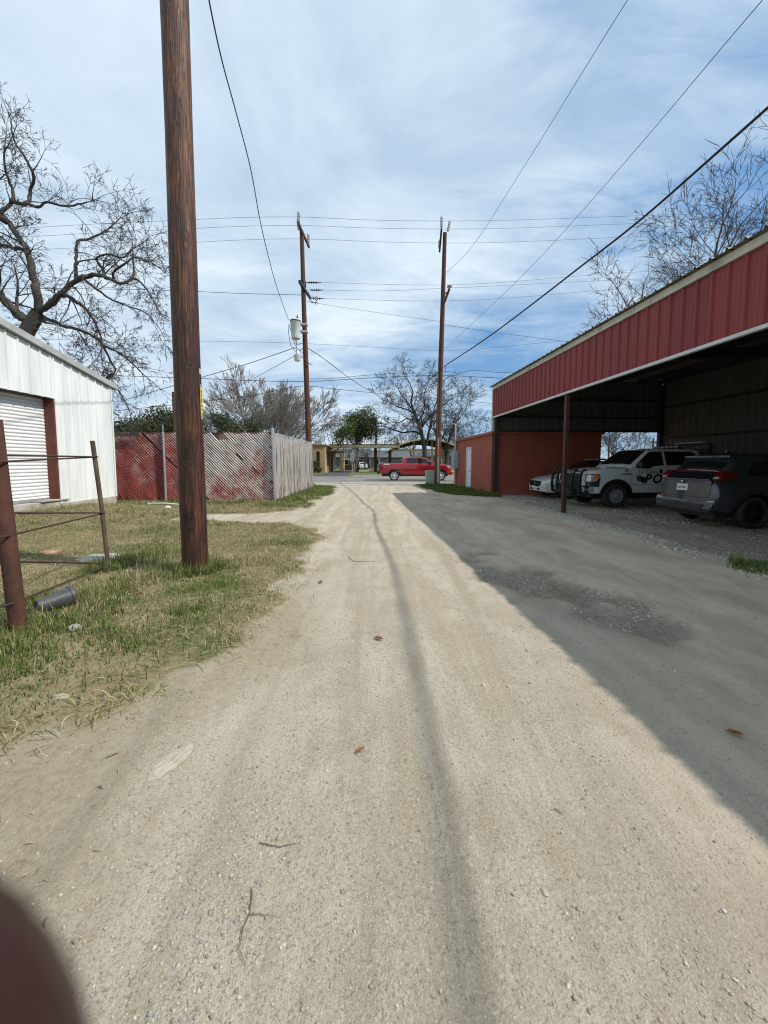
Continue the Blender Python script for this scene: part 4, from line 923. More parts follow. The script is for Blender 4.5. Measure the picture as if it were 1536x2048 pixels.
smoothwire([P(-1500, 590, 25), P(-300, 520, 24.9), P(300, 489, 24.9), P(617, 478, 24.8), P(740, 483, 26), P(881, 486, 27.2), P(1370, 470, 28), P(2600, 470, 29)], .008, 'third wire from the top, strung under the ends of the arms', gt)
gm_ = 'three wires on the middle arms'
smoothwire([mids[0] + Vector((.85, 0, 0)), P(740, 568, 23.8), P(886, 570, 25.2), P(1255, 545, 26), P(2400, 520, 27)], .0078, 'upper wire from the middle arm of the transformer pole', gm_)
smoothwire([mids[1] + Vector((.85, 0, 0)), P(740, 582, 24.5), P(898, 576, 25.6), P(1258, 559, 26.6), P(2400, 540, 27)], .0078, 'middle wire from the strain insulators of the transformer pole', gm_)
smoothwire([mids[2] + Vector((.85, 0, 0)), P(740, 600, 26), P(884, 602, 26.4), P(1258, 577, 27.2), P(2400, 560, 28)], .0078, 'lower wire from the strain insulators of the transformer pole', gm_)
smoothwire([P(-900, 600, 23), P(395, 583, 23.2), P(460, 586, 23.2), P(603, 590, 23.3)], .013, 'single wire reaching the transformer pole from behind the big pole', 'cross wires')
smoothwire([P(614, 603, 23.4), P(656, 610, 23.7), P(740, 623, 24.4), P(880, 643, 25.9)], .0078, 'slack wire slanting between the two far utility poles', 'cross wires')
smoothwire([P(890, 650, 26), P(935, 657, 27), P(1140, 684, 29), P(1500, 730, 33)], .013, 'dark wire leaving the pole by the block shed above the carport', 'cross wires')
smoothwire([P(-900, 690, 23), P(330, 681, 23.3), P(606, 687, 23.4), P(740, 694, 24.8), P(877, 701, 25.9), P(1120, 683, 27), P(1900, 650, 28)], .0078, 'lone wire running level below the transformer', 'cross wires')
gl = 'low telephone cables'
smoothwire([P(-900, 745, 24), P(405, 757, 23.6), P(500, 761, 23.5), P(610, 763, 23.6), P(740, 756, 24.8), P(876, 751, 25.9), P(1000, 756, 26.6), P(1900, 790, 28)], .017, 'upper level telephone cable crossing the lane', gl, 'telephone_cable', 'wire')
smoothwire([P(620, 758, 23.6), P(660, 757, 24.1), P(740, 750, 24.9), P(830, 747, 25.5), P(840, 748, 25.6), P(862, 744, 25.8), P(885, 743, 26), P(905, 744, 26.3), P(918, 748, 26.5), P(928, 744, 26.6), P(1000, 745, 27.2), P(1900, 760, 28)], .013, 'looped telephone cable above the bare trees', gl, 'telephone_cable', 'wire')
smoothwire([P(-600, 900, 25), P(405, 803, 24), P(500, 792, 23.7), P(612, 772, 23.5), P(660, 777, 24.5), P(770, 788, 27), P(900, 799, 32), P(1200, 830, 40)], .016, 'lowest telephone cable dipping behind the big pole', gl, 'telephone_cable', 'wire')
gd = 'service drops from the transformer pole'
smoothwire([P(250, 800, 27), P(405, 754, 25), P(500, 726, 24), P(588, 696, 23.1)], .018, 'dark service wire falling from the transformer towards the big pole', gd, 'service_wire', 'wire')
smoothwire([P(300, 840, 34), P(430, 796, 29), P(520, 750, 25.5), P(589, 712, 23.0)], .013, 'service wire falling from the yard lamp across the bare tree', gd, 'service_wire', 'wire')
smoothwire([P(617, 697, 23.4), P(640, 712, 25), P(700, 757, 30), P(775, 800, 38), P(835, 822, 46)], .020, 'service wire falling from the transformer pole over the street', gd, 'service_wire', 'wire')
smoothwire([P(884, 738, 25.8), P(868, 750, 27), P(820, 845, 36), P(775, 885, 44), P(700, 920, 60)], .020, 'dark service wire falling from the block shed pole in front of the bare tree', 'service drops', 'service_wire', 'wire')
smoothwire([P(418, -260, 4.6), P(418, 0, 7), P(440, 105, 7.9), P(470, 217, 9.2), P(500, 332, 10.9), P(520, 440, 13), P(545, 545, 16.3), P(577, 640, 22.6)], .013, 'long dark cable sweeping down from overhead to the transformer', 'service drops', 'service_wire', 'wire')
ck = [P(888, 733, 25.8), P(1000, 657, 17.7), P(1150, 542, 12.86), P(1290, 432, 10.3), P(1420, 318, 8.6), P(1536, 215, 7.5)]
smoothwire(ck + [Vector((8.13, 4.0, 8.85)), Vector((8.88, 0, 9.6)), Vector((9.75, -4.5, 10.6)), Vector((11.5, -12, 12.6))], .027, 'thick black bundled cable slanting down over the carport roof edge', 'overhead cables', 'bundled_cable', 'wire')
b0, b1 = P(893, 545, 25.9), P(1255, 0, 9.7)
smoothwire([b0, P(928, 512, 23), P(1050, 330, 15.5), b1, b1 + (b1 - b0) * .9], .009, 'thin wire climbing from the pole past two small clamps', 'overhead cables')
for q in ((895, 541, 25.5), (928, 512, 23)):
    pass
b0, b1 = P(893, 695, 25.9), P(1525, 0, 6.3)
smoothwire([b0, P(1080, 515, 15.5), P(1290, 278, 9.6), b1, b1 + (b1 - b0) * .6], .007, 'faint thin wire slanting between the thick cable and the thin wire', 'overhead cables')
# tangle of leads between can, lamp and pole
b = MB(); q = Vector(tcv)
for pts in ([(578, 648), (577, 665), (581, 690), (590, 703), (606, 696)], [(579, 650), (584, 672), (590, 690), (598, 700), (612, 712)], [(590, 680), (594, 690), (604, 687)], [(593, 680), (592, 700), (597, 712), (608, 715)], [(586, 694), (598, 702), (607, 698)]):
    b.tube([P(x_, y_, 22.9 + .12 * i) for i, (x_, y_) in enumerate(pts)], .016, 5)
tag(b.build('lead_wires', 'wire'), 'looping dark leads hanging between transformer and yard lamp', 'wire')
# far poles
def far_pole(px, py_top, Y, arm, label, w=.13):
    t = P(px, py_top, Y); o = thing('utility_pole', (t.x, Y, 0), label, 'utility pole', 'distant utility poles'); b = MB(); b.tube([(t.x, Y, -.2), (t.x, Y, t.z)], [w * 1.25, w], 8); b.build('pole_shaft', 'pole_far', o)
    if arm: b = MB(); b.box((t.x - arm, Y - .06, t.z - .75), (t.x + arm, Y + .06, t.z - .6)); b.build('crossarm', 'old_wood', o)
far_pole(752, 838, 62, 1.0, 'slim distant pole with a crossarm beside the leafy street tree')
far_pole(347, 784, 38, 0, 'pole rising behind the red fence beside dark foliage', .16)
far_pole(1219, 874, 66, .9, 'distant pole with a crossarm seen through the carport gap')
far_pole(1307, 876, 70, .8, 'second distant pole seen through the carport gap near the roof light bar')
# ------------------------------------------------------------------ carport (local frame: x away from the lane, y down the lane, origin at the far corner)
RZ = R(3.05); CO = Vector((5.17, 18.0, 0)); Rm = Matrix.Rotation(RZ, 3, 'Z')
def cw(x, y, z=0): return CO + Rm @ Vector((x, y, z))
cp = thing('carport', CO, 'long open carport with a red ribbed fascia and dark steel posts', 'carport', rz=RZ)
Yn, Dp = -25.0, 8.0; FZ0, FZ1 = 3.52, 4.80
rz_ = lambda x: 4.93 + .05 * x
b = MB(); ribs(b, (0, 0, 0), (0, -1, 0), (0, 0, 1), (-1, 0, 0), -Yn, FZ0 + .04, FZ1 - .02); b.build('fascia', 'fascia_red', cp, True, recalc=False)
b = MB(); b.box((-.055, Yn, FZ0 - .015), (.02, .02, FZ0 + .045)); b.build('fascia_trim', 'white_trim', cp, True)
b = MB()
k = 0.0
while k < -Yn:
    b.box((-.06, max(Yn, -k - 3.04), FZ1 - .03), (.0, -k, FZ1 + .115)); k += 3.05
b.build('eave_trim', 'cream', cp, True)
b = MB(); b.box((-.05, -.02, 2.9), (.16, .10, FZ1 - .03)); b.build('corner_trim', 'cream', cp, True)
b = MB(); ribs(b, (-.16, .22, rz_(-.16)), (0, -1, 0), (1, 0, .05), (0, 0, 1), -Yn + .2, 0, Dp + .3, .305, PAN, 1.25); ob_ = b.build('roof', 'roof_metal', cp, True, recalc=False)
b = MB()
for x in (.3, 1.9, 3.5, 5.1, 6.7, 7.8): b.box((x, Yn, rz_(x) - .22), (x + .06, -.05, rz_(x) - .02))
b.build('purlin', 'steel_dark', cp, True)
for y in (-6.2, -12.4, -18.6):
    b = MB(); b.bar((0.2, y, rz_(.2) - .40), (Dp - .05, y, rz_(Dp) - .40), .15, .30); b.build('rafter', 'steel_dark', cp, True)
for y in (-6.35, -12.7, -19.0):
    q = b = MB(); b.box((-.045, y - .055, -.1), (.065, y + .055, FZ0 - .02)); b.build('post', 'steel_brown', cp, True, bevel=.006)
b = MB(); b.box((.04, -.16, -.1), (.20, -.03, rz_(.1) - .1)); b.build('corner_post', 'steel_dark', cp, True)
b = MB(); b.box((Dp - .22, -.2, -.1), (Dp - .04, -.03, rz_(Dp) - .3)); b.build('corner_post', 'steel_dark', cp, True)
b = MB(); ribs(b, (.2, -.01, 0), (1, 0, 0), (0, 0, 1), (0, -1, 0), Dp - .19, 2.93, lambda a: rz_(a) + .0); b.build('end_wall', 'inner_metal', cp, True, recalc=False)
b = MB()
for z in (2.93, 3.55, 4.35): b.box((.2, -.12, z - .05), (Dp - .2, -.045, z + .03))
b.build('end_girt', 'steel_dark', cp, True)
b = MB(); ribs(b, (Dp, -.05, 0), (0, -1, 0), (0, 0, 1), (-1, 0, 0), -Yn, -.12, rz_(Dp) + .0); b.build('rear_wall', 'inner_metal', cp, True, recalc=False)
b = MB()
for z in (1.3, 2.6, 4.0): b.box((Dp - .13, Yn, z - .05), (Dp - .05, -.1, z + .04))
b.build('rear_girt', 'steel_dark', cp, True)
b = MB(); ribs(b, (0.05, Yn, 0), (1, 0, 0), (0, 0, 1), (0, 1, 0), Dp - .05, .02, lambda a: rz_(a) - .0); b.build('end_wall', 'inner_metal', cp, True, recalc=False)  # unseen near end wall, added to keep skylight out of the carport
# ------------------------------------------------------------------ block shed
bs = thing('block_shed', CO, 'orange-red painted block shed with a narrow white door', 'shed', rz=RZ)
BL, BW, BH = 7.0, 5.15, 2.78
b = MB(); b.box((0, 0.03, -.1), (BW, .2, BH)); b.box((0, BL - .2, -.1), (BW, BL, BH)); b.box((BW - .2, .2, -.1), (BW, BL - .2, BH)); dy0, dy1 = 3.35, 4.35
b.box((0, .2, -.1), (.2, dy0, BH)); b.box((0, dy1, -.1), (.2, BL - .2, BH)); b.box((0, dy0, 2.33), (.2, dy1, BH)); b.build('wall', 'block_paint', bs, True)
b = MB(); b.box((-.10, -.08, BH), (BW + .1, BL + .1, BH + .13)); b.build('parapet', 'block_paint', bs, True, bevel=.01)
b = MB(); b.box((-.045, .0, -.1), (-.004, .45, BH - .004)); b.build('pilaster', 'block_paint', bs, True)
b = MB(); b.box((-.04, BL - .55, -.1), (-.004, BL - .02, BH - .004)); b.build('pilaster', 'block_paint', bs, True)
b = MB(); b.box((-.03, dy0, 0), (.1, dy0 + .07, 2.33)); b.box((-.03, dy1 - .07, 0), (.1, dy1, 2.33)); b.box((-.03, dy0 + .07, 2.25), (.1, dy1 - .07, 2.33)); b.build('door_frame', 'white_trim', bs, True)
b = MB(); b.box((.03, dy0 + .07, .04), (.075, dy1 - .07, 2.25))
for z0, z1 in ((.25, 1.0), (1.2, 2.05)):
    for y0, y1 in ((dy0 + .17, dy0 + .44), (dy0 + .54, dy1 - .17)): b.box((.024, y0, z0), (.03, y1, z1))
dr = b.build('door', 'door_white', bs, True)
b = MB(); b.lathe((.03, dy0 + .16, 1.0), (-1, 0, 0), [(0, .03), (.02, .02), (.05, .035), (.08, .02)], 12); b.build('handle', 'dark_metal', dr, True)
mt = thing('meter_box', cw(-.12, BL - .5, 1.1), 'grey electric meter box on the far corner of the block shed', 'meter box', rz=RZ)
b = MB(); b.box((-.14, -.42, 0), (.11, .42, 1.12)); b.build('case', 'meter_grey', mt, True, bevel=.015)
b = MB(); b.box((-.155, -.38, .05), (-.142, .38, .9)); b.build('cover', 'meter_grey', mt, True)
b = MB(); b.tube([(0, .0, 1.12), (0, .0, 2.6), (0, .05, 2.75), (-.15, .1, 2.78)], .045, 10); b.build('mast', 'galv', mt, True, smooth=True)
# ------------------------------------------------------------------ vehicles: local x forward, y to the driver's left, z up
class Shell:
    "smooth strip body: top line zt(x), underside zb(x) with wheel arches, half width w(x), section curve sec(z)"
    def __init__(s, zt, zb, w, x0, x1, sec=lambda z: 1.0, fil=.10, crown=.03, arches=(), nx=64, ny=8, endlean=(0, 0)):
        s.ztp, s.zbp, s.wp, s.sec, s.fil, s.crown, s.arches, s.ny, s.endlean = zt, zb, w, sec, fil, crown, arches, ny, endlean
        xs = set(np.round(np.linspace(x0, x1, nx), 4)); xs |= {round(p[0], 4) for p in zt if x0 <= p[0] <= x1}
        for cx_, r in arches: xs |= {round(cx_ + r * math.cos(t), 4) for t in np.linspace(0, math.pi, 15)}
        for q in (.02, .05, .1, .16): xs |= {round(x0 + q, 4), round(x1 - q, 4)}
        s.xs = sorted(x for x in xs if x0 <= x <= x1); s.x0, s.x1 = x0, x1
    def zt(s, x): return float(np.interp(x, [p[0] for p in s.ztp], [p[1] for p in s.ztp]))
    def zb(s, x):
        z = float(np.interp(x, [p[0] for p in s.zbp], [p[1] for p in s.zbp]))
        for cx_, r in s.arches:
            d = abs(x - cx_)
            if d < r: z = max(z, s.az + math.sqrt(max(0, r * r - d * d)))
        return z
    az = .38
    def w(s, x): return float(np.interp(x, [p[0] for p in s.wp], [p[1] for p in s.wp]))
    def Y(s, x, z):
        y = s.w(x) * s.sec(z); zt = s.zt(x); f = s.fil
        if z > zt - f: k = min(1, (z - (zt - f)) / f); y -= f * (1 - math.sqrt(max(0, 1 - k * k))) * .8
        return y
    def XL(s, x, z):
        t = (x - s.x0) / (s.x1 - s.x0); k0 = max(0, 1 - (x - s.x0) / .35); k1 = max(0, 1 - (s.x1 - x) / .35)
        return x + s.endlean[0] * k0 * (z - .7) - s.endlean[1] * k1 * (z - .7)
    def mesh(s):
        b = MB(); nrow = 12; ts = list(np.linspace(0, .72, 7)) + [.80, .87, .93, .97, 1.0]; cols = []
        for x in s.xs:
            z0, z1 = s.zb(x), s.zt(x); col = []
            for t in ts:
                z = z0 + (z1 - z0) * t; col.append((s.XL(x, z), s.Y(x, z), z))
            ye = col[-1][1]
            for k in range(1, s.ny):
                q = 1 - 2 * k / s.ny; col.append((s.XL(x, z1), ye * q, z1 + s.crown * (1 - q * q)))
            col += [(p[0], -p[1], p[2]) for p in col[:len(ts)][::-1]]; cols.append(col)
        m = len(cols[0]); v = [p for c in cols for p in c]
        f = [(i * m + j, (i + 1) * m + j, (i + 1) * m + j + 1, i * m + j + 1) for i in range(len(cols) - 1) for j in range(m - 1)]
        f += [tuple(range(m)), tuple((len(cols) - 1) * m + j for j in range(m))[::-1]]
        return b.add(v, f)
    def side(s, b, poly, side, off=.006, cut=.12):
        "patch on the flank following its curve (poly in x,z)"
        bm = bmesh.new(); vs = [bm.verts.new((x, 0, z)) for x, z in poly]; bm.faces.new(vs)
        xs_ = [p[0] for p in poly]; zs_ = [p[1] for p in poly]
        for a in np.arange(min(xs_) + cut, max(xs_), cut): bmesh.ops.bisect_plane(bm, geom=bm.verts[:] + bm.edges[:] + bm.faces[:], plane_co=(a, 0, 0), plane_no=(1, 0, 0))
        for a in np.arange(min(zs_) + cut, max(zs_), cut): bmesh.ops.bisect_plane(bm, geom=bm.verts[:] + bm.edges[:] + bm.faces[:], plane_co=(0, 0, a), plane_no=(0, 0, 1))
        bm.verts.index_update(); i0 = len(b.v)
        for q in bm.verts: b.v.append((s.XL(q.co.x, q.co.z), side * (s.Y(q.co.x, min(q.co.z, s.zt(q.co.x))) + off), q.co.z))
        for fc in bm.faces: b.f.append(tuple(i0 + q.index for q in fc.verts))
        bm.free(); return b
    def both(s, b, poly, off=.006): s.side(b, poly, 1, off); s.side(b, poly, -1, off); return b
    def deck(s, b, x0, x1, fr0, fr1, off=.006, n=8, m=8):
        "patch on the top surface between x0 and x1, half width fraction fr"
        vs = []
        for i in range(n + 1):
            x = x0 + (x1 - x0) * i / n; fr = fr0 + (fr1 - fr0) * i / n; z1 = s.zt(x); ye = s.Y(x, z1)
            for j in range(m + 1):
                q = (1 - 2 * j / m) * fr; vs.append((s.XL(x, z1), ye * q, z1 + s.crown * (1 - q * q) + off))
        return b.add(vs, [(i * (m + 1) + j, i * (m + 1) + j + 1, (i + 1) * (m + 1) + j + 1, (i + 1) * (m + 1) + j) for i in range(n) for j in range(m)])
def wheel(par, x, y, r, width, rimr, rim, spokes=6, style='spoke'):
    s = 1 if y > 0 else -1; o = (x, y - s * width / 2, r); a = (0, s, 0)
    b = MB(); b.lathe(o, a, [(0, rimr * .9), (0, rimr), (.0, r * .90), (.03, r * .97), (.05, r), (width - .05, r), (width - .03, r * .97), (width - .004, r * .88), (width - .012, rimr * 1.04), (width - .03, rimr), (width - .08, rimr * .96), (width - .09, .05)], 32)
    t = b.build('wheel', 'rubber', par, True, smooth=True)
    b = MB(); d = width - .025; c = Vector(o) + Vector(a) * d
    b.lathe(Vector(o) + Vector(a) * (d - .02), a, [(0, rimr * .88), (.02, rimr * .90), (.026, rimr * 1.0), (.0, rimr * .99)], 32)
    b.lathe(Vector(o) + Vector(a) * (d - .05), a, [(0, rimr * .33), (.045, rimr * .30), (.055, rimr * .2), (.06, 0.005)], 20)
    for k in range(spokes):
        an = 2 * math.pi * k / spokes + .3; u = Vector((math.cos(an), 0, math.sin(an))); v = Vector((-math.sin(an), 0, math.cos(an)))
        for sp in ((-.55, .55) if style == 'double' else (0,)):
            w_ = rimr * (.34 if style == 'steel' else .13 if style == 'double' else .2)
            p0 = c - Vector(a) * .02 + u * rimr * .2 + v * sp * rimr * .22; p1 = c - Vector(a) * .03 + u * rimr * .93 + v * sp * rimr * .36
            b.bar(p0, p1, w_, .03, up=a)
    b.build('rim', rim, t, True)
    b = MB(); b.lathe(Vector(o) + Vector(a) * (width * .35), a, [(0, rimr * .95), (.01, rimr * .95), (.02, rimr * .3)], 20); b.build('brake_disc', 'dark_metal', t, True)
def bx(par, name, lo, hi, mat, bev=.0): b = MB(); b.box(lo, hi); return b.build(name, mat, par, True, bevel=bev)
def mirror(par, x, y, z, mat):
    s = 1 if y > 0 else -1; b = MB(); b.obox((x, y + s * .10, z), (.07, 0, 0), (0, .11, 0), (0, 0, .10)); o = b.build('mirror', mat, par, True, bevel=.035)
    b = MB(); b.obox((x + .02, y + s * -.02, z - .06), (.03, 0, 0), (0, .05, 0), (0, 0, .03)); b.build('mirror_arm', 'black_plastic', o, True)
def flank(sh, par, name, mat, poly, off):
    for s_ in (1, -1): b = MB(); sh.side(b, poly, s_, off); b.build(name, mat, par, True, recalc=False)
def arches(sh, par, centres, az, r1, r0, zmin):
    for ax_ in centres:
        for s_ in (1, -1):
            b = MB(); tt = np.linspace(0, math.pi, 15)
            for rr_ in (r1, r0):
                for t in tt: x = ax_ + rr_ * math.cos(t); z = max(zmin, az + rr_ * math.sin(t)); b.v.append((x, s_ * (sh.Y(x, z) + .012), z))
            for i in range(14): b.f.append((i, i + 1, i + 16, i + 15))
            b.build('arch_trim', 'black_plastic', par, True, recalc=False)
def lines(sh, par, segs, mat='ink', wd=.008):
    for (xa, za), (xb, zb_) in segs:
        d = Vector((xb - xa, zb_ - za)); n_ = Vector((-d.y, d.x)).normalized() * wd / 2
        flank(sh, par, 'panel_gap', mat, [(xa - n_.x, za - n_.y), (xb - n_.x, zb_ - n_.y), (xb + n_.x, zb_ + n_.y), (xa + n_.x, za + n_.y)], .003)

# ---- white patrol pickup with a push guard
L = 5.9
pk_ = thing('patrol_pickup', cw(1.28, -4.45, 0), 'white patrol pickup with black push guard parked nose out under the carport', 'pickup truck', rz=RZ + math.pi)
# nose at local x=0 back to -5.9
sh = Shell([(-5.9, 1.34), (-4.02, 1.36), (-4.0, 1.36), (-1.55, 1.34), (-1.4, 1.33), (-.7, 1.29), (-.25, 1.22), (-.06, 1.13), (0, 1.06)], [(-5.9, .55), (-1, .50), (-.2, .48), (0, .52)],
           [(-5.9, .95), (-5.5, .99), (-.9, .99), (-.35, .97), (-.12, .90), (0, .80)], -5.9, 0, lambda z: 1 - .05 * ((z - .85) / .5) ** 2, .10, .035, [(-.98, .50), (-4.66, .50)])
sh.az = .40; sh.mesh().build('body', 'paint_white', pk_, True, smooth=True)
gh = Shell([(-4.02, 1.36), (-3.86, 1.90), (-3.5, 1.935), (-2.45, 1.945), (-2.15, 1.90), (-1.45, 1.36)], [(-4.02, 1.30), (-1.45, 1.30)], [(-4.02, .93), (-3.8, .96), (-2.2, .96), (-1.45, .94)], -4.02, -1.45, lambda z: 1 - .30 * max(0, z - 1.34), .07, .03, nx=40)
gh.mesh().build('cab', 'paint_white', pk_, True, smooth=True)
b = MB(); gh.deck(b, -2.12, -1.52, .90, .95, .006); b.build('windshield', 'glass_dark', pk_, True, smooth=True, recalc=False)
flank(gh, pk_, 'side_window', 'glass_dark', [(-1.62, 1.33), (-1.66, 1.44), (-2.12, 1.83), (-2.56, 1.86), (-2.58, 1.40), (-2.22, 1.37), (-2.08, 1.30), (-1.70, 1.30)], .006)
flank(gh, pk_, 'side_window', 'glass_dark', [(-2.66, 1.40), (-2.64, 1.86), (-3.58, 1.85), (-3.72, 1.78), (-3.76, 1.42)], .006)
b = MB(); gh.deck(b, -3.98, -3.87, .85, .8, .006); b.build('rear_window', 'glass_dark', pk_, True, recalc=False)
lines(sh, pk_, [((-1.50, .58), (-1.47, 1.30)), ((-2.61, .58), (-2.61, 1.32)), ((-3.80, .60), (-3.80, 1.33)), ((-4.04, .60), (-4.04, 1.33)), ((-1.5, .78), (-3.95, .76))])
for x in (-.98, -4.66):
    for y in (.86, -.86): wheel(pk_, x, y, .40, .27, .235, 'rim_steel', 7, 'steel')
arches(sh, pk_, (-.98, -4.66), .40, .56, .49, .5)
bx(pk_, 'chassis', (-5.7, -.70, .32), (-.3, .70, .62), 'black_plastic')
bx(pk_, 'bumper', (-.10, -.93, .50), (.10, .93, .74), 'black_plastic', .04)
for s_ in (1, -1): bx(pk_, 'bumper_step', (-.34, s_ * .80 - .13, .52), (.115, s_ * .80 + .13, .70), 'meter_grey', .04); 
flank(sh, pk_, 'bumper_cap', 'black_plastic', [(-.40, .70), (-.02, .70), (-.02, .84), (-.40, .86)], .010)
bx(pk_, 'grille', (-.04, -.62, .74), (.035, .62, 1.12), 'black_plastic', .02)
b = MB()
for z in (.80, .88, .96, 1.04): b.box((.034, -.56, z - .012), (.05, .56, z + .012))
b.build('grille_bars', 'dark_metal', pk_, True)
for s_ in (1, -1):
    b = MB(); b.prism([(-.06, .88), (.015, .86), (.015, 1.08), (-.05, 1.11)], lambda u, v: (u, s_ * .60, v), (0, s_ * .24, 0)); hl = b.build('headlight', 'lens_clear', pk_, True, bevel=.012)
    b = MB(); sh.side(b, [(-.20, .90), (-.03, .87), (-.02, 1.07), (-.26, 1.09)], s_, .012); b.build('lens', 'lens_clear', hl, True, recalc=False)
    b = MB(); sh.side(b, [(-.30, .91), (-.20, .90), (-.24, 1.08), (-.36, 1.09), (-.38, 1.0)], s_, .014); b.build('turn_signal', 'lens_amber', hl, True, recalc=False)
    b = MB(); sh.side(b, [(-.40, .86), (-.01, .84), (-.01, .865), (-.30, .885), (-.40, 1.0), (-.37, 1.095), (-.02, 1.085), (-.02, 1.11), (-.39, 1.12), (-.43, 1.0)], s_, .016); b.build('bezel', 'ink', hl, True, recalc=False)
    mirror(pk_, -1.74, s_ * .93, 1.42, 'black_plastic')
# push guard: side hoops, crossbars, mesh
b = MB(); b.tube([(.12, -.5, 1.25), (.14, .5, 1.25)], .028, 8); b.tube([(.14, -.3, 1.25), (.27, -.3, .78), (.24, -.3, .47)], .02, 8); b.tube([(.14, .3, 1.25), (.27, .3, .78), (.24, .3, .47)], .02, 8); b.tube([(.27, -.5, .78), (.27, .5, .78)], .028, 8); b.tube([(.24, -.5, .47), (.24, .5, .47)], .028, 8); b.box((.20, -.48, .46), (.23, .48, .66)); guard = b.build('push_guard', 'black_plastic', pk_, True)
for s_ in (1, -1):
    gd_ = MB(); pr = [(.10, .38), (.26, .44), (.30, .75), (.24, 1.12), (.16, 1.26), (.04, 1.28), (.04, 1.22), (.13, 1.20), (.18, 1.08), (.20, .78), (.16, .52), (.06, .46)]
    gd_.prism(pr, lambda u, v: (u, s_ * .48, v), (0, s_ * .03, 0)); gd_.prism([(u - .02, v) for u, v in pr], lambda u, v: (u, s_ * .90, v), (0, s_ * .03, 0))
    for z in (1.20, .92, .62): gd_.tube([(.19, s_ * .50, z), (.17, s_ * .92, z)], .022, 8)
    gd_.build('guard_hoop', 'black_plastic', guard, True)
b = MB()
for k in range(9): y = -.44 + k * .11; b.tube([(.26, y, .78), (.22, y, 1.05), (.14, y, 1.25)], .006, 5)
for z, x in ((.88, .25), (.98, .235), (1.08, .215), (1.17, .175)): b.tube([(x, -.48, z), (x, .48, z)], .006, 5)
b.build('guard_mesh', 'black_plastic', guard, True)
# light bar and window rack behind the cab
b = MB(); b.box((-3.62, -.62, 1.985), (-3.34, .62, 2.07)); lb = b.build('light_bar', 'black_plastic', pk_, True, bevel=.02)
b = MB()
for k in range(6): b.box((-3.335, -.58 + k * .2, 2.0), (-3.325, -.44 + k * .2, 2.055)); b.box((-3.58 + k * .035, .62, 2.005), (-3.565 + k * .035, .625, 2.05))
b.build('lamp_lens', 'lens_clear', lb, True)
b = MB()
for y in (-.5, .5): b.box((-3.55, y - .03, 1.93), (-3.42, y + .03, 1.99))
b.build('foot', 'black_plastic', lb, True)
b = MB()
for y in (-.86, .86): b.bar((-4.30, y, 1.36), (-4.22, y, 2.12), .07, .07)
b.bar((-4.22, -.88, 2.12), (-4.22, .88, 2.12), .07, .07); b.bar((-4.24, -.86, 1.92), (-4.24, .86, 1.92), .05, .05)
rk = b.build('window_rack', 'black_plastic', pk_, True)
b = MB()
for z in np.arange(1.48, 1.90, .07): b.obox((-4.26, 0, z), (.03, 0, .015), (0, .86, 0), (-.004, 0, .008))
b.build('louvre', 'dark_metal', rk, True)
b = MB(); b.box((-4.30, -.55, 2.155), (-4.15, .55, 2.20)); b.build('work_lamp', 'lens_clear', rk, True)
# lettering on the doors
for s_ in (1, -1):
    def sd_(x0, z0, s_=s_):
        return lambda u, v: (x0 - s_ * u if s_ > 0 else x0 + u, s_ * (sh.Y(min(0, x0 - u), z0 + v) + .008), z0 + v)
    def tx_(t, size, xf, z0, shear=0, bold=0, sp=1, s_=s_):
        v, f = text2d(t, size, shear, bold, sp); wd = max(a for a, _ in v)
        fl = MB()
        if s_ > 0: fl.add([(xf - a, sh.Y(xf - a, z0 + c) + .008, z0 + c) for a, c in v], f)
        else: fl.add([(xf - wd + a, -sh.Y(xf - wd + a, z0 + c) - .008, z0 + c) for a, c in v], f)
        fl.build({'03': 'unit_number', 'La Coste': 'town_name'}.get(t, 'door_lettering'), 'ink', pk_, True, recalc=False)
    tx_('03', .14, -1.24, 1.19, 0, .003)
    tx_('La Coste', .145, -1.72, 1.14, 0, .002, 1.25)
    tx_('POLICE', .40, -1.90, .83, .28, .014, 1.22)
flank(sh, pk_, 'fender_badge', 'ink', [(-1.10, 1.11), (-1.13, 1.135), (-1.27, 1.14), (-1.43, 1.145), (-1.43, 1.10), (-1.23, 1.10)], .008)
flank(sh, pk_, 'door_emblem', 'decal_grey', [(-1.62, 1.02), (-1.66, 1.07), (-1.74, 1.08), (-1.81, 1.06), (-1.83, .98), (-1.81, .91), (-1.72, .87), (-1.65, .90)], .008)
flank(sh, pk_, 'door_shield', 'ink', [(-1.75, 1.0), (-1.81, 1.03), (-1.89, 1.02), (-1.95, 1.0), (-1.94, .90), (-1.89, .84), (-1.85, .81), (-1.79, .86), (-1.76, .92)], .012)
flank(sh, pk_, 'door_handle', 'black_plastic', [(-2.42, 1.14), (-2.52, 1.14), (-2.52, 1.27), (-2.42, 1.27)], .010)

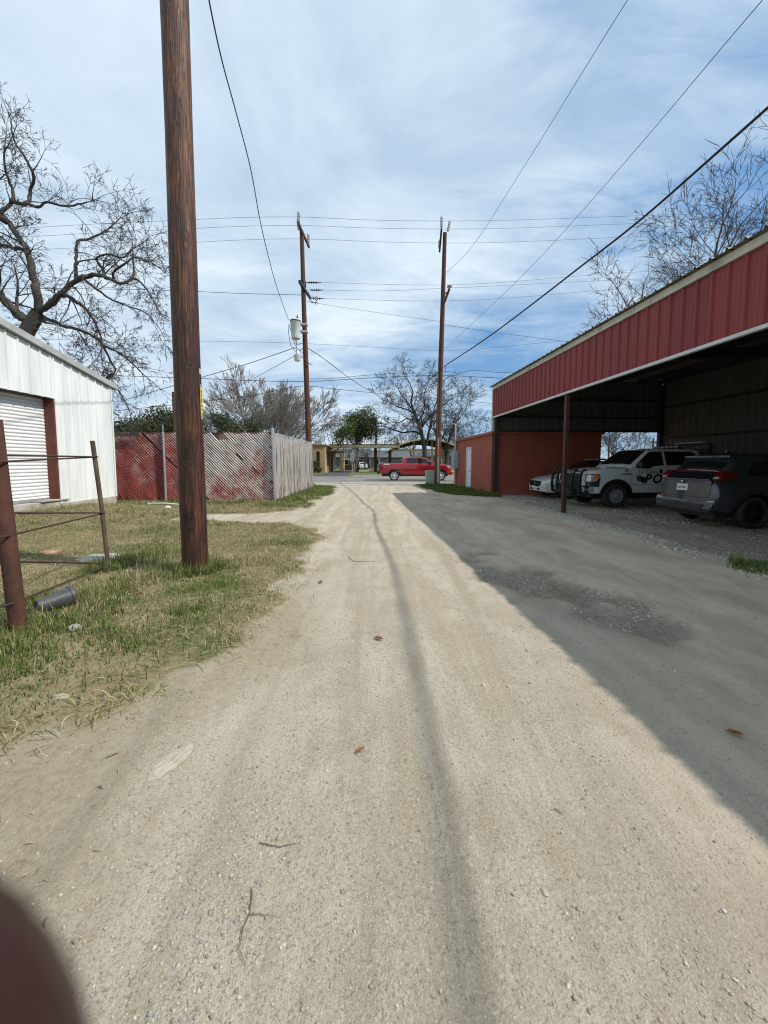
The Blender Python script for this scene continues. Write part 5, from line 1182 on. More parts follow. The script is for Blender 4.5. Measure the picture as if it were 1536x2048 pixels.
# ---- white saloon, used twice: patrol car in the carport, parked car far down the driveway
def saloon(name, loc, rz, label, police):
    o = thing(name, loc, label, 'car', rz=rz)
    sh = Shell([(-5.1, .86), (-5.05, .98), (-4.2, 1.06), (-1.75, 1.02), (-1.5, 1.00), (-.9, .94), (-.35, .84), (-.10, .74), (0, .66)], [(-5.1, .34), (-.2, .26), (0, .30)],
               [(-5.1, .78), (-4.8, .90), (-4.2, .95), (-1, .95), (-.45, .90), (-.15, .74), (0, .58)], -5.1, 0, lambda z: 1 - .10 * ((z - .66) / .4) ** 2, .09, .05, [(-.95, .41), (-3.85, .41)])
    sh.az = .34; sh.mesh().build('body', 'paint_white', o, True, smooth=True)
    gh = Shell([(-4.4, 1.04), (-3.75, 1.36), (-3.2, 1.50), (-2.5, 1.54), (-2.2, 1.50), (-1.35, 1.0)], [(-4.4, .96), (-1.35, .94)], [(-4.4, .82), (-3.4, .86), (-2, .86), (-1.35, .84)], -4.4, -1.35, lambda z: 1 - .33 * max(0, z - 1.0), .08, .04, nx=40)
    gh.mesh().build('cabin', 'ink' if police else 'paint_white', o, True, smooth=True)
    b = MB(); gh.deck(b, -2.15, -1.42, .9, .93, .006); b.build('windshield', 'glass_dark', o, True, smooth=True, recalc=False)
    b = MB(); gh.deck(b, -4.3, -3.6, .9, .88, .006); b.build('rear_window', 'glass_dark', o, True, smooth=True, recalc=False)
    for pl in ([(-1.75, 1.06), (-2.25, 1.40), (-2.72, 1.45), (-2.74, 1.06)], [(-2.82, 1.06), (-2.80, 1.45), (-3.35, 1.38), (-3.75, 1.20), (-3.72, 1.08)]):
        flank(gh, o, 'side_window', 'glass_dark', pl, .006)
    lines(sh, o, [((-1.75, .36), (-1.72, 1.0)), ((-2.78, .36), (-2.78, 1.02)), ((-3.6, .6), (-3.75, 1.02))])
    for x in (-.95, -3.85):
        for y in (.83, -.83): wheel(o, x, y, .34, .23, .22, 'rim_steel' if police else 'rim_silver', 8, 'steel' if police else 'spoke')
    bx(o, 'chassis', (-4.9, -.68, .20), (-.25, .68, .5), 'black_plastic')
    b = MB(); b.prism([(-.56, .63), (-.50, .72), (.50, .72), (.56, .63), (.42, .49), (-.42, .49)], lambda u, v: (-.02, u, v), (.045, 0, 0)); b.build('grille', 'ink', o, True, bevel=.012)
    b = MB(); b.lathe((.025, 0, .61), (1, 0, 0), [(0, .05), (.01, .045), (.014, .01)], 14); b.build('nose_badge', 'chrome', o, True)
    for s_ in (1, -1):
        b = MB(); sh.side(b, [(-.52, .76), (-.42, .70), (-.06, .62), (-.04, .69), (-.2, .76), (-.5, .82)], s_, .010); b.build('headlight', 'lens_clear', o, True, recalc=False)
        b = MB(); sh.side(b, [(-5.0, .82), (-4.75, .84), (-4.72, .96), (-5.0, .97)], s_, .010); b.build('tail_light', 'lens_red', o, True, recalc=False)
        mirror(o, -1.72, s_ * .86, 1.06, 'ink' if police else 'paint_white')
        b = MB(); b.box((-.03, s_ * .32 - .12, .34), (.012, s_ * .32 + .12, .42)); b.build('lower_intake', 'ink', o, True)
    b = MB(); b.box((.0, -.20, .40), (.03, .10, .50)); b.build('licence_plate', 'plate_white', o, True)
    if police:
        b = MB(); b.box((-2.75, -.55, 1.585), (-2.45, .55, 1.66)); lb = b.build('light_bar', 'black_plastic', o, True, bevel=.02)
        b = MB()
        for k in range(5): b.box((-2.448, -.5 + k * .21, 1.60), (-2.44, -.36 + k * .21, 1.645))
        b.build('lamp_lens', 'lens_clear', lb, True)
    return o
saloon('patrol_car', cw(1.42, -1.35, 0), RZ + math.pi, 'white patrol car with dark grille, mostly hidden behind the push guard of the pickup', True)
saloon('parked_car', (-4.3, 87, 0), R(100), 'small white car far down the driveway behind the leafy tree', False)

# ---- grey crossover, tail towards the lane
su = thing('grey_crossover', cw(1.85, -8.55, 0), 'dark grey crossover with a red tail light bar, backed towards the lane', 'car', rz=RZ)
# tail at x=0, nose at x=4.4
sh = Shell([(0, 1.00), (.06, 1.06), (.3, 1.10), (3.0, 1.08), (3.3, 1.06), (4.0, .98), (4.3, .86), (4.4, .74)], [(0, .42), (.3, .36), (4.2, .30), (4.4, .36)],
           [(0, .74), (.10, .83), (.30, .885), (.7, .90), (3.7, .90), (4.2, .80), (4.4, .6)], 0, 4.4, lambda z: 1 - .12 * ((z - .72) / .4) ** 2, .08, .03, [(.92, .43), (3.58, .43)], endlean=(.10, .1))
sh.az = .36; sh.mesh().build('body', 'paint_grey', su, True, smooth=True)
gh = Shell([(.16, 1.08), (.36, 1.32), (.62, 1.58), (.9, 1.67), (1.6, 1.69), (2.3, 1.64), (3.25, 1.08)], [(.16, 1.0), (3.25, 1.0)], [(.16, .72), (.5, .80), (1.2, .83), (2.4, .83), (3.25, .80)], .16, 3.25, lambda z: 1 - .28 * max(0, z - 1.08), .08, .04, nx=40)
gh.mesh().build('cabin', 'paint_grey', su, True, smooth=True)
b = MB(); gh.deck(b, .38, .66, .88, .84, .006); b.build('rear_window', 'glass_dark', su, True, smooth=True, recalc=False)
b = MB(); b.obox((.17, 0, 1.19), (.0, .60, 0), (.05, 0, .085), (-.008, 0, .005)); lw = b.build('lower_rear_window', 'glass_dark', su, True)
b = MB(); gh.deck(b, 2.35, 3.15, .9, .92, .006); b.build('windshield', 'glass_dark', su, True, smooth=True, recalc=False)
for pl in ([(.75, 1.22), (1.0, 1.50), (1.55, 1.58), (1.6, 1.14)], [(1.68, 1.14), (1.64, 1.59), (2.25, 1.55), (2.85, 1.18), (2.8, 1.13)]):
    flank(gh, su, 'side_window', 'glass_dark', pl, .006)
# red bar across the tail, lamps at both ends
b = MB(); b.tube([(.30, -.70, 1.27), (.22, -.4, 1.305), (.20, 0, 1.315), (.22, .4, 1.305), (.30, .70, 1.27)], .032, 8); tb = b.build('light_strip', 'lens_red', su, True, smooth=True)
for s_ in (1, -1):
    b = MB(); b.prism([(.12, 1.08), (.10, 1.18), (.22, 1.31), (.55, 1.25), (.52, 1.12), (.25, 1.06)], lambda u, v: (u, s_ * .66, v), (0, s_ * .175, 0)); tl = b.build('tail_light', 'lens_red', su, True, bevel=.03, smooth=True)
    b = MB(); b.obox((.105, s_ * .74, 1.14), (.02, 0, 0), (0, .06, 0), (.02, 0, .02)); b.build('reverse_lens', 'lens_clear', tl, True)
    b = MB(); b.obox((.03, s_ * .72, .58), (.045, s_ * -.04, 0), (0, .09, -.01), (0, 0, .05)); fl_ = b.build('fog_lamp', 'lens_clear', su, True, bevel=.01)
    b = MB(); b.obox((.028, s_ * .71, .645), (.045, s_ * -.04, 0), (0, .08, 0), (0, 0, .022)); b.build('reflector', 'lens_red', fl_, True)
    mirror(su, 2.55, s_ * .86, 1.16, 'paint_grey')
def rear(b, poly, x, dx=.02): b.prism(poly, lambda u, v: (x + (v - .7) * .10, u, v), (-dx, 0, 0)); return b
b = MB(); rear(b, [(-.66, .68), (.66, .68), (.72, .78), (.70, 1.06), (.60, 1.09), (-.60, 1.09), (-.70, 1.06), (-.72, .78)], .035, .045); hb = b.build('tailgate', 'paint_grey', su, True, bevel=.012)
b = MB(); rear(b, [(-.70, 1.075), (.70, 1.075), (.66, 1.11), (-.66, 1.11)], .0, .03); b.build('spoiler_lip', 'paint_grey', hb, True, bevel=.01)
b = MB(); rear(b, [(-.42, .76), (.42, .76), (.50, 1.0), (-.50, 1.0)], -.006, .006); b.build('plate_recess', 'paint_grey', hb, True)
b = MB(); rear(b, [(-.10, .82), (.22, .82), (.22, .98), (-.10, .98)], -.016, .008); b.build('licence_plate', 'plate_white', su, True); pl_ = su.children[-1]
pl_ = [c for c in su.children if c.name.startswith('licence_plate')][-1]
b = MB(); put_text(b, 'RSP-7823', .068, lambda u, v: (-.026 + (.868 + v - .7) * .10, .195 - u, .868 + v), 0, .001, .92)
put_text(b, 'TEXAS', .024, lambda u, v: (-.026 + (.95 + v - .7) * .10, .10 - u, .95 + v)); b.build('plate_number', 'ink', pl_, True, recalc=False)
b = MB(); b.lathe((-.012, 0.06, 1.04), (-1, 0, .1), [(0, .035), (.01, .03), (.012, .01)], 6); b.build('nose_badge', 'chrome', hb, True)
b = MB(); rear(b, [(-.80, .40), (.80, .40), (.84, .50), (.84, .60), (-.84, .60), (-.84, .50)], .02, .06); bm_ = b.build('bumper', 'paint_grey', su, True, bevel=.03)
b = MB(); rear(b, [(-.55, .40), (.55, .40), (.62, .53), (-.62, .53)], -.045, .012); b.build('skid_insert', 'black_plastic', bm_, True)
b = MB(); rear(b, [(-.80, .36), (.80, .36), (.80, .40), (-.80, .40)], .01, .05); b.build('bumper_lip', 'dark_metal', bm_, True)
lines(sh, su, [((1.62, .40), (1.62, 1.06)), ((2.95, .40), (2.85, 1.05)), ((.95, .84), (1.1, 1.06))])
b = MB(); gh.deck(b, .50, .95, 1.02, .98, .03); b.box((.50, -.62, 1.60), (.95, .62, 1.66)); b.build('roof_spoiler', 'paint_grey', su, True, bevel=.015)
b = MB(); b.prism([(1.0, 1.72), (1.22, 1.72), (1.02, 1.80)], lambda u, v: (u, -.02, v), (0, .04, 0)); b.build('roof_fin', 'paint_grey', su, True)
for x in (.92, 3.58):
    for y in (.79, -.79): wheel(su, x, y, .36, .24, .25, 'rim_black', 5, 'double')
bx(su, 'chassis', (.2, -.66, .22), (4.2, .66, .5), 'black_plastic')
arches(sh, su, (.92, 3.58), .36, .50, .425, .38)

# ---- red pickup on the street
rd = thing('red_pickup', (-.06, 32.6, .012), 'shiny red crew-cab pickup driving along the street', 'pickup truck')
sh = Shell([(0, 1.38), (.04, 1.43), (1.85, 1.40), (1.88, 1.40), (4.35, 1.36), (4.6, 1.38), (5.3, 1.30), (5.7, 1.20), (5.84, 1.05), (5.88, .92)], [(0, .66), (.3, .58), (1.7, .50), (4.2, .46), (5.6, .46), (5.88, .56)],
           [(0, .93), (.3, 1.0), (5.2, 1.0), (5.6, .95), (5.88, .78)], 0, 5.88, lambda z: 1 - .05 * ((z - .95) / .5) ** 2, .10, .04, [(1.22, .50), (4.98, .50)])
sh.az = .41; sh.mesh().build('body', 'paint_red', rd, True, smooth=True)
gh = Shell([(1.86, 1.42), (1.94, 1.82), (2.1, 1.88), (2.6, 1.92), (3.4, 1.91), (3.75, 1.83), (4.55, 1.40)], [(1.86, 1.34), (4.55, 1.34)], [(1.86, .92), (2.1, .95), (3.8, .95), (4.55, .93)], 1.86, 4.55, lambda z: 1 - .30 * max(0, z - 1.38), .07, .03, nx=40)
gh.mesh().build('cab', 'paint_red', rd, True, smooth=True)
for pl in ([(2.20, 1.45), (2.24, 1.80), (2.5, 1.83), (3.0, 1.83), (3.02, 1.44)], [(3.14, 1.44), (3.13, 1.82), (3.45, 1.82), (3.72, 1.75), (4.18, 1.46), (4.15, 1.43)]):
    flank(gh, rd, 'side_window', 'glass_dark', pl, .008)
flank(gh, rd, 'door_pillar', 'dark_metal', [(3.03, 1.44), (3.02, 1.83), (3.12, 1.82), (3.13, 1.44)], .010)
b = MB(); gh.deck(b, 3.78, 4.5, .88, .94, .008); b.build('windshield', 'glass_dark', rd, True, recalc=False)
b = MB(); gh.deck(b, 1.865, 1.93, .85, .82, .008); b.build('rear_window', 'glass_dark', rd, True, recalc=False)
b = MB(); b.box((.10, -.80, 1.405), (1.80, .80, 1.45)); b.build('bed_cover', 'black_plastic', rd, True)
lines(sh, rd, [((1.87, .55), (1.87, 1.40)), ((3.08, .52), (3.08, 1.40)), ((4.25, .50), (4.32, 1.36)), ((1.95, .92), (4.2, .92))], wd=.012)
flank(sh, rd, 'body_moulding', 'paint_red', [(1.95, .80), (4.3, .80), (4.3, .835), (1.95, .835)], .012)
flank(sh, rd, 'bed_decal', 'plate_white', [(.34, 1.30), (.82, 1.30), (.82, 1.355), (.40, 1.355)], .008)
for x in (2.35, 3.25): flank(sh, rd, 'door_handle', 'paint_red', [(x, 1.19), (x + .20, 1.19), (x + .20, 1.235), (x, 1.235)], .025)
for x in (1.22, 4.98):
    for y in (.86, -.86): wheel(rd, x, y, .41, .28, .285, 'rim_silver', 6, 'double')
arches(sh, rd, (1.22, 4.98), .41, .55, .495, .47)
bx(rd, 'chassis', (.2, -.72, .36), (5.6, .72, .66), 'black_plastic')
bx(rd, 'rear_bumper', (-.20, -.94, .56), (.10, .94, .78), 'black_plastic', .04)
bx(rd, 'front_bumper', (5.70, -.88, .46), (5.95, .88, .72), 'paint_red', .05)
bx(rd, 'grille', (5.80, -.66, .74), (5.90, .66, 1.08), 'black_plastic', .02)
for s_ in (1, -1):
    b = MB(); sh.side(b, [(5.50, 1.06), (5.82, 1.02), (5.80, 1.12), (5.52, 1.14)], s_, .012); b.build('headlight', 'lens_clear', rd, True, recalc=False)
    b = MB(); sh.side(b, [(.02, 1.08), (.14, 1.08), (.16, 1.34), (.02, 1.34)], s_, .010); b.build('tail_light', 'lens_red', rd, True, recalc=False)
    mirror(rd, 4.12, s_ * .95, 1.44, 'black_plastic')
# ------------------------------------------------------------------ across the street
bk = thing('tan_office', (-7.8, 55.7, 0), 'flat-roofed tan stucco office with a tall dark slit window', 'building')
b = MB(); b.box((-24, 55.7, -.1), (-9.85, 72, 3.9)); b.box((-9.55, 55.4, -.1), (-7.8, 66.5, 3.75)); b.box((-9.85, 55.9, -.1), (-9.55, 66, 3.9)); b.build('wall', 'tan', bk)
b = MB(); b.box((-24.1, 55.5, 3.9), (-9.4, 72, 4.12)); b.box((-9.62, 55.3, 3.75), (-7.7, 66.6, 4.02)); b.build('roof_edge', 'tan_dark', bk)
b = MB(); b.box((-9.95, 55.55, 0), (-9.60, 55.72, 4.0)); b.build('downpipe', 'tan_dark', bk)
b = MB(); b.box((-8.98, 55.385, .95), (-8.5, 55.46, 3.05)); wf = b.build('window', 'tan_dark', bk)
b = MB(); b.box((-8.93, 55.37, 1.0), (-8.55, 55.384, 3.0)); b.build('pane', 'glass_dark', wf)
b = MB(); b.box((-7.8, 58.2, .5), (-7.74, 60.2, 3.0)); wf = b.build('window', 'tan_dark', bk)
b = MB(); b.box((-7.74, 62, .1), (-7.70, 64.6, 2.9)); b.build('door', 'wood_dark', bk)
b = MB(); b.box((-8.0, 57.2, 3.05), (-5.9, 66.4, 3.28)); aw = b.build('awning', 'tan_dark', bk)
for y in (61, 65.6): b = MB(); b.box((-6.25, y - .17, 0), (-5.95, y + .17, 3.05)); b.build('column', 'cream_beam', bk)
cn = thing('drive_canopy', (-2, 60.5, 0), 'long cream beam canopy spanning the driveway from the tan office', 'canopy')
b = MB(); b.box((-7.6, 59.2, 3.72), (3.0, 62, 4.12)); b.build('beam', 'cream_beam', cn)
b = MB(); b.box((-7.7, 59.1, 4.12), (3.1, 62.1, 4.22)); b.build('roof_edge', 'tan_dark', cn)
for x in (-.85, -.1): b = MB(); b.tube([(x, 60.6, 0), (x, 60.6, 3.72)], .09, 8); b.build('column', 'cream_beam' if x > -.5 else 'wood_dark', cn)
pv = thing('pavilion', (6.6, 64, 0), 'open pavilion with a shallow curved roof on pale posts behind the red pickup', 'pavilion')
def arc(x): t = (x - 1.3) / (12.3 - 1.3); return 3.45 + 1.75 * (1 - (2 * t - 1.12) ** 2 / 1.25)
xs = np.linspace(1.0, 12.6, 19); b = MB(); b.prism([(x, arc(x)) for x in xs] + [(x, arc(x) - .12) for x in xs[::-1]], lambda u, v: (u, 62.5, v), (0, 17, 0)); b.build('roof', 'roof_metal', pv)
b = MB(); b.prism([(x, arc(x) + .03) for x in xs] + [(x, arc(x) - .17) for x in xs[::-1]], lambda u, v: (u, 62.4, v), (0, .1, 0)); b.build('roof_edge', 'cream_beam', pv)
b = MB()
for y in (64.3, 67, 70, 73, 76): b.prism([(x, arc(x) - .13) for x in xs[1:-1]] + [(x, arc(x) - .40) for x in xs[1:-1][::-1]], lambda u, v: (u, y, v), (0, .12, 0))
b.build('rafter', 'wood_dark', pv)
b = MB(); b.box((1.6, 63.9, 3.35), (12.0, 64.05, 3.62)); b.build('beam', 'cream_beam', pv)
for y in (64, 67.2, 70.4, 73.6, 76.8):
    for x in (1.75, 5.5, 8.5, 11.1):
        if y > 64 and x > 2 and x < 11: continue
        m_ = 'wood_dark' if x < 2 else 'wood_pale'; b = MB(); b.box((x - .12, y - .12, 0), (x + .12, y + .12, arc(x) - .15)); b.build('post', m_, pv)
rl = MB()
for z in (.45, .95): rl.box((1.7, 64.02, z), (12, 64.08, z + .1))
rl.build('railing', 'wood_pale', pv)
ks = thing('drive_kiosk', (-5.6, 75, 0), 'tan drive-up kiosk under a flat roof far down the driveway', 'kiosk')
b = MB(); b.box((-7.6, 74, 2.0), (-4.2, 77, 2.25)); b.build('roof', 'cream_beam', ks)
for x in (-7.2, -4.7): b = MB(); b.box((x - .25, 74.6, 0), (x + .25, 76.6, 2.0)); b.build('pier', 'tan', ks)
b = MB(); b.box((-6.9, 75.2, 0), (-5.2, 76.4, .9)); b.build('counter', 'tan_dark', ks)
def house(name, x, y, w_, d_, h, rh, label, wall='siding'):
    o = thing(name, (x, y, 0), label, 'house'); b = MB(); b.box((x - w_ / 2, y, 0), (x + w_ / 2, y + d_, h)); b.build('wall', wall, o)
    b = MB(); b.prism([(y - .5, h - .05), (y + d_ / 2, h + rh), (y + d_ + .5, h - .05)], lambda u, v: (x - w_ / 2 - .5, u, v), (w_ + 1, 0, 0)); b.build('roof', 'roof_grey', o)
    for k in range(3):
        cx_ = x - w_ / 3 + k * w_ / 3; b = MB(); b.box((cx_ - .5, y - .04, .9), (cx_ + .5, y + .02, 2.2)); wn = b.build('window', 'white_trim', o); b = MB(); b.box((cx_ - .42, y - .06, .98), (cx_ + .42, y - .042, 2.12)); b.build('pane', 'glass_dark', wn)
house('grey_house', -8.2, 96, 11, 9, 2.8, 2.2, 'low pale house with a grey gabled roof beyond the driveway kiosk')
house('grey_house', 2.2, 92, 9, 9, 2.7, 1.7, 'low house with a dark grey roof behind the truck bed')
house('grey_house', 15.5, 98, 14, 9, 3.0, 2.0, 'long pale house partly hidden behind the pavilion posts')
hd = thing('utility_pedestal', (-4.0, 56.3, 0), 'grey electrical cabinet on a post beside the driveway', 'utility box'); b = MB(); b.box((-4.25, 56.1, 1.5), (-3.75, 56.45, 2.9)); b.build('cabinet', 'meter_grey', hd); b = MB(); b.tube([(-4, 56.3, -.1), (-4, 56.3, 3.2)], .07, 8); b.build('post', 'galv', hd)
# ------------------------------------------------------------------ trees
class Tree:
    def __init__(s, seed, seg=.5, wig=.16, up=.05, kids=3.2, angle=(30, 62), ratio=(.5, .75), rr=.58, minr=.006, droop=0.0, maxl=5):
        s.r = random.Random(seed); s.seg, s.wig, s.up, s.kids, s.angle, s.ratio, s.rr, s.minr, s.droop, s.maxl = seg, wig, up, kids, angle, ratio, rr, minr, droop, maxl
        s.lines = []; s.tips = []
    def rv(s): r = s.r; return Vector((r.gauss(0, 1), r.gauss(0, 1), r.gauss(0, 1)))
    def kid_dir(s, d):
        a = R(s.r.uniform(*s.angle)); p = d.cross(s.rv()).normalized(); return (d * math.cos(a) + p * math.sin(a)).normalized()
    def grow(s, p, d, L, r, l):
        r = max(r, s.minr); n = max(3, int(L / (s.seg * (1 if l < 2 else .75 if l < 4 else .5)))); st = L / n; pts = [p.copy()]; rad = [r]; d = d.normalized(); cur = s.rv() * .5
        nk = s.kids * (1 if l < s.maxl else 0); want = max(1, int(round(nk + s.r.uniform(-.7, .7)))) if nk else 0
        at_ = sorted(s.r.uniform(.22, .95) for _ in range(want))
        for i in range(n):
            cur = cur * .6 + s.rv() * .5; d = (d + cur * s.wig + Vector((0, 0, s.up - s.droop * (l >= 3)))).normalized(); p = p + d * st; pts.append(p.copy()); rad.append(max(s.minr * .7, r * (1 - .72 * (i + 1) / n)))
            t = (i + 1) / n
            while at_ and at_[0] <= t:
                at_.pop(0); s.grow(p, s.kid_dir(d), L * s.r.uniform(*s.ratio) * (1 - .25 * t), rad[-1] * s.r.uniform(s.rr, s.rr + .25), l + 1)
        s.lines.append((pts, rad, l))
        if l >= s.maxl - 1: s.tips.append((p, d))
        if l < s.maxl:
            for _ in range(2): s.grow(p, s.kid_dir(d) * .6 + d * .4, L * s.r.uniform(.42, .62), rad[-1] * .9, l + 1)
    def limb(s, pts, r0, r1, kids, l, kl, spread=None):
        "hand-laid limb through measured points, side branches grown from it"
        q = [Vector(p) for p in pts]; q = [q[0] * 2 - q[1]] + q + [q[-1] * 2 - q[-2]]; out = []
        for i in range(1, len(q) - 2):
            for k in range(4):
                t = k / 4; a, b_, c, d_ = q[i - 1], q[i], q[i + 1], q[i + 2]
                out.append(.5 * ((2 * b_) + (c - a) * t + (2 * a - 5 * b_ + 4 * c - d_) * t * t + (-a + 3 * b_ - 3 * c + d_) * t ** 3))
        out.append(q[-2]); n = len(out); rad = [(r0 + (r1 - r0) * i / (n - 1)) * s.r.uniform(.88, 1.12) for i in range(n)]; out = [o_ if i in (0, n - 1) else o_ + s.rv() * rad[i] * .22 for i, o_ in enumerate(out)]; s.lines.append((out, rad, l))
        for k in range(kids):
            i = int((.12 + .86 * (k + s.r.random()) / kids) * (n - 1)); d = (out[min(i + 1, n - 1)] - out[max(i - 1, 0)]).normalized()
            s.grow(out[i], s.kid_dir(d), kl * s.r.uniform(.6, 1.2) * (1 - .3 * i / n), max(rad[i] * .42, s.minr * 2), l + 1)
        d = (out[-1] - out[-2]).normalized()
        for _ in range(2): s.grow(out[-1], (s.kid_dir(d) + d), kl * .8, r1 * .9, l + 1)
    def mesh(s, name, mat, parent, keep, sides=lambda r: 8 if r > .12 else 6 if r > .05 else 4 if r > .018 else 3):
        V, F4, base = [], [], 0
        for pts, rad, l in s.lines:
            if not keep(rad[0], l): continue
            n = sides(rad[0]); p = np.array([v[:] for v in pts]); r = np.array(rad); t = np.gradient(p, axis=0); t /= np.linalg.norm(t, axis=1, keepdims=True) + 1e-9
            ref = np.array((.31, .12, .94)) if abs(t[0, 2]) < .85 else np.array((.94, .3, .1)); u = np.cross(t, ref); u /= np.linalg.norm(u, axis=1, keepdims=True) + 1e-9; w = np.cross(t, u)
            a = np.arange(n) * 2 * np.pi / n; v = p[:, None] + (u[:, None] * np.cos(a)[None, :, None] + w[:, None] * np.sin(a)[None, :, None]) * r[:, None, None]
            m = len(p); i = np.arange(m - 1)[:, None] * n; k = np.arange(n)[None]; F4.append((np.stack([i + k, i + (k + 1) % n, i + n + (k + 1) % n, i + n + k], -1) + base).reshape(-1, 4)); V.append(v.reshape(-1, 3)); base += m * n
        if not V: return None
        off = np.array(wloc(parent)[:]); return np_mesh(name, np.concatenate(V) - off, [np.concatenate(F4)], mat, parent, smooth=True)
    def build(s, root, mat, split=2, twigmat=None):
        t = s.mesh('trunk', mat, root, lambda r, l: l < split)
        s.mesh('crown', twigmat or mat, root, lambda r, l: l >= split); return t
def leaves(tree, root, per, spread, size, cols, name='foliage', seed=1, flat=0):
    g = np.random.default_rng(seed); tips = np.array([t[0][:] for t in tree.tips]); c = np.repeat(tips, per, 0); n = len(c)
    c = c + g.normal(0, spread, (n, 3)) * np.array((1, 1, .8)); clump = np.repeat(g.uniform(.65, 1.25, len(tips)), per)
    a = g.normal(0, 1, (n, 3)); a /= np.linalg.norm(a, axis=1, keepdims=True); b = np.cross(a, g.normal(0, 1, (n, 3))); b /= np.linalg.norm(b, axis=1, keepdims=True) + 1e-9
    s = size * g.uniform(.6, 1.3, (n, 1)); v = np.stack([c - a * s, c + b * s * .45, c + a * s, c - b * s * .45], 1)
    col = cols[g.integers(0, len(cols), n)] * (clump * g.uniform(.75, 1.2, n))[:, None]
    k = np.arange(n) * 4; o = np_mesh(name, v.reshape(-1, 3) - np.array(wloc(root)[:]), [np.stack([k, k + 1, k + 2, k + 3], 1)], 'leafmat', root, cols=np.repeat(col, 4, 0)); return o
def pp(l, Y, jit=0.0, seed=0):
    r = random.Random(seed); y = Y; out = []
    for x_, y_ in l: out.append(P(x_, y_, y)); y += r.uniform(-jit, jit)
    return out
# big bare pecan behind the white shed
Yb = 19.0; base = P(38, 700, Yb); root = thing('bare_tree', (base.x - .4, Yb, 0), 'huge twisting bare tree towering behind the white metal shed', 'tree')
T = Tree(5, seg=.42, wig=.22, up=.01, kids=2.9, angle=(32, 72), ratio=(.48, .78), rr=.5, minr=.0105, droop=.02, maxl=5)
T.lines.append(([Vector((base.x - .5, Yb, -.3)), Vector((base.x - .35, Yb, 3)), base, P(56, 658, Yb), P(77, 625, Yb)], [.55, .45, .36, .33, .30], 0))
T.limb(pp([(77, 625), (73, 578), (66, 555), (56, 501), (35, 473), (16, 445), (4, 424), (26, 403), (23, 375), (12, 344), (8, 305)], Yb, .25, 1), .18, .032, 8, 1, 1.4)
T.limb(pp([(26, 403), (54, 407), (60, 380), (68, 353), (47, 311), (28, 281), (22, 240)], Yb, .3, 2), .10, .025, 6, 2, 1.2)
T.limb(pp([(54, 407), (77, 414), (94, 405), (131, 412), (164, 407), (190, 400)], Yb, .3, 3), .075, .02, 6, 2, 1.7)
T.limb(pp([(77, 625), (105, 604), (141, 569), (169, 555), (194, 549), (218, 557), (241, 567), (265, 555), (268, 538), (265, 520)], Yb, .3, 4), .14, .03, 9, 1, 2.4)
T.limb(pp([(152, 563), (152, 530), (152, 505), (157, 482), (175, 478), (199, 468), (220, 455), (236, 440)], Yb, .3, 5), .085, .02, 8, 2, 1.7)
T.limb(pp([(210, 553), (206, 540), (201, 531), (192, 517), (215, 508), (244, 515), (262, 500)], Yb, .3, 6), .08, .02, 6, 2, 1.5)
T.limb(pp([(227, 560), (228, 543), (251, 527), (269, 515), (300, 524), (321, 538), (340, 552)], Yb, .3, 7), .06, .015, 7, 2, 1.0)
T.limb(pp([(265, 555), (283, 566), (300, 588), (312, 610), (325, 632)], Yb, .3, 8), .05, .012, 6, 2, 1.0)
T.limb(pp([(100, 606), (114, 595), (132, 590), (150, 602), (165, 612), (178, 625), (190, 645), (200, 668), (205, 692)], Yb, .3, 9), .11, .03, 8, 1, 2.0)
T.limb(pp([(58, 652), (76, 641), (97, 639), (132, 653), (170, 664), (190, 676), (205, 691), (223, 726), (231, 741), (217, 758)], Yb, .3, 10), .10, .028, 8, 1, 2.0)
T.limb(pp([(205, 691), (240, 706), (268, 730), (290, 752), (318, 775)], Yb, .3, 11), .06, .015, 6, 2, 1.1)
T.limb(pp([(226, 748), (212, 756), (205, 758), (234, 776), (255, 814), (262, 832)], Yb, .2, 12), .06, .015, 5, 2, 1.3)
T.limb(pp([(170, 560), (195, 580), (225, 600), (255, 612), (290, 625), (318, 655)], Yb, .3, 16), .06, .015, 7, 2, 1.1)
T.limb(pp([(62, 648), (40, 632), (23, 612), (0, 588), (-40, 560), (-100, 540)], Yb, .4, 13), .22, .08, 6, 1, 2.8)
T.limb(pp([(16, 445), (-20, 420), (-60, 360), (-90, 280), (-100, 200)], Yb, .5, 14), .16, .05, 6, 1, 2.0)
T.limb(pp([(56, 501), (20, 495), (-30, 480), (-80, 470)], Yb, .5, 15), .10, .04, 6, 1, 2.4)
T.build(root, 'bark', 2)
# spreading bare street tree behind the red pickup
Yg = 58.0; bp_ = P(850, 905, Yg); root = thing('bare_tree', (bp_.x, Yg, 0), 'spreading bare tree with a long low limb in front of the pavilion', 'tree')
T = Tree(9, seg=.7, wig=.24, up=.03, kids=2.8, angle=(30, 68), ratio=(.5, .75), rr=.52, minr=.017, maxl=5)
T.lines.append(([Vector((bp_.x + .1, Yg, -.2)), P(851, 925, Yg), P(849, 896, Yg)], [.50, .42, .38], 0))
T.limb(pp([(849, 896), (844, 870), (836, 845), (829, 827), (822, 805), (826, 785), (820, 768)], Yg, .7, 1), .36, .06, 8, 1, 3.2)
T.limb(pp([(844, 872), (838, 866), (826, 863), (805, 865), (783, 858), (765, 852), (750, 855)], Yg, .8, 2), .20, .05, 5, 1, 2.2)
T.limb(pp([(841, 858), (850, 845), (858, 835), (866, 826), (872, 805), (880, 785)], Yg, .8, 3), .20, .05, 7, 1, 3.0)
T.limb(pp([(850, 900), (857, 870), (862, 849), (866, 830), (880, 815), (900, 800)], Yg, .8, 4), .24, .05, 7, 1, 3.0)
T.limb(pp([(831, 830), (818, 820), (800, 815), (785, 808), (770, 800)], Yg, .8, 5), .14, .04, 7, 1, 2.8)
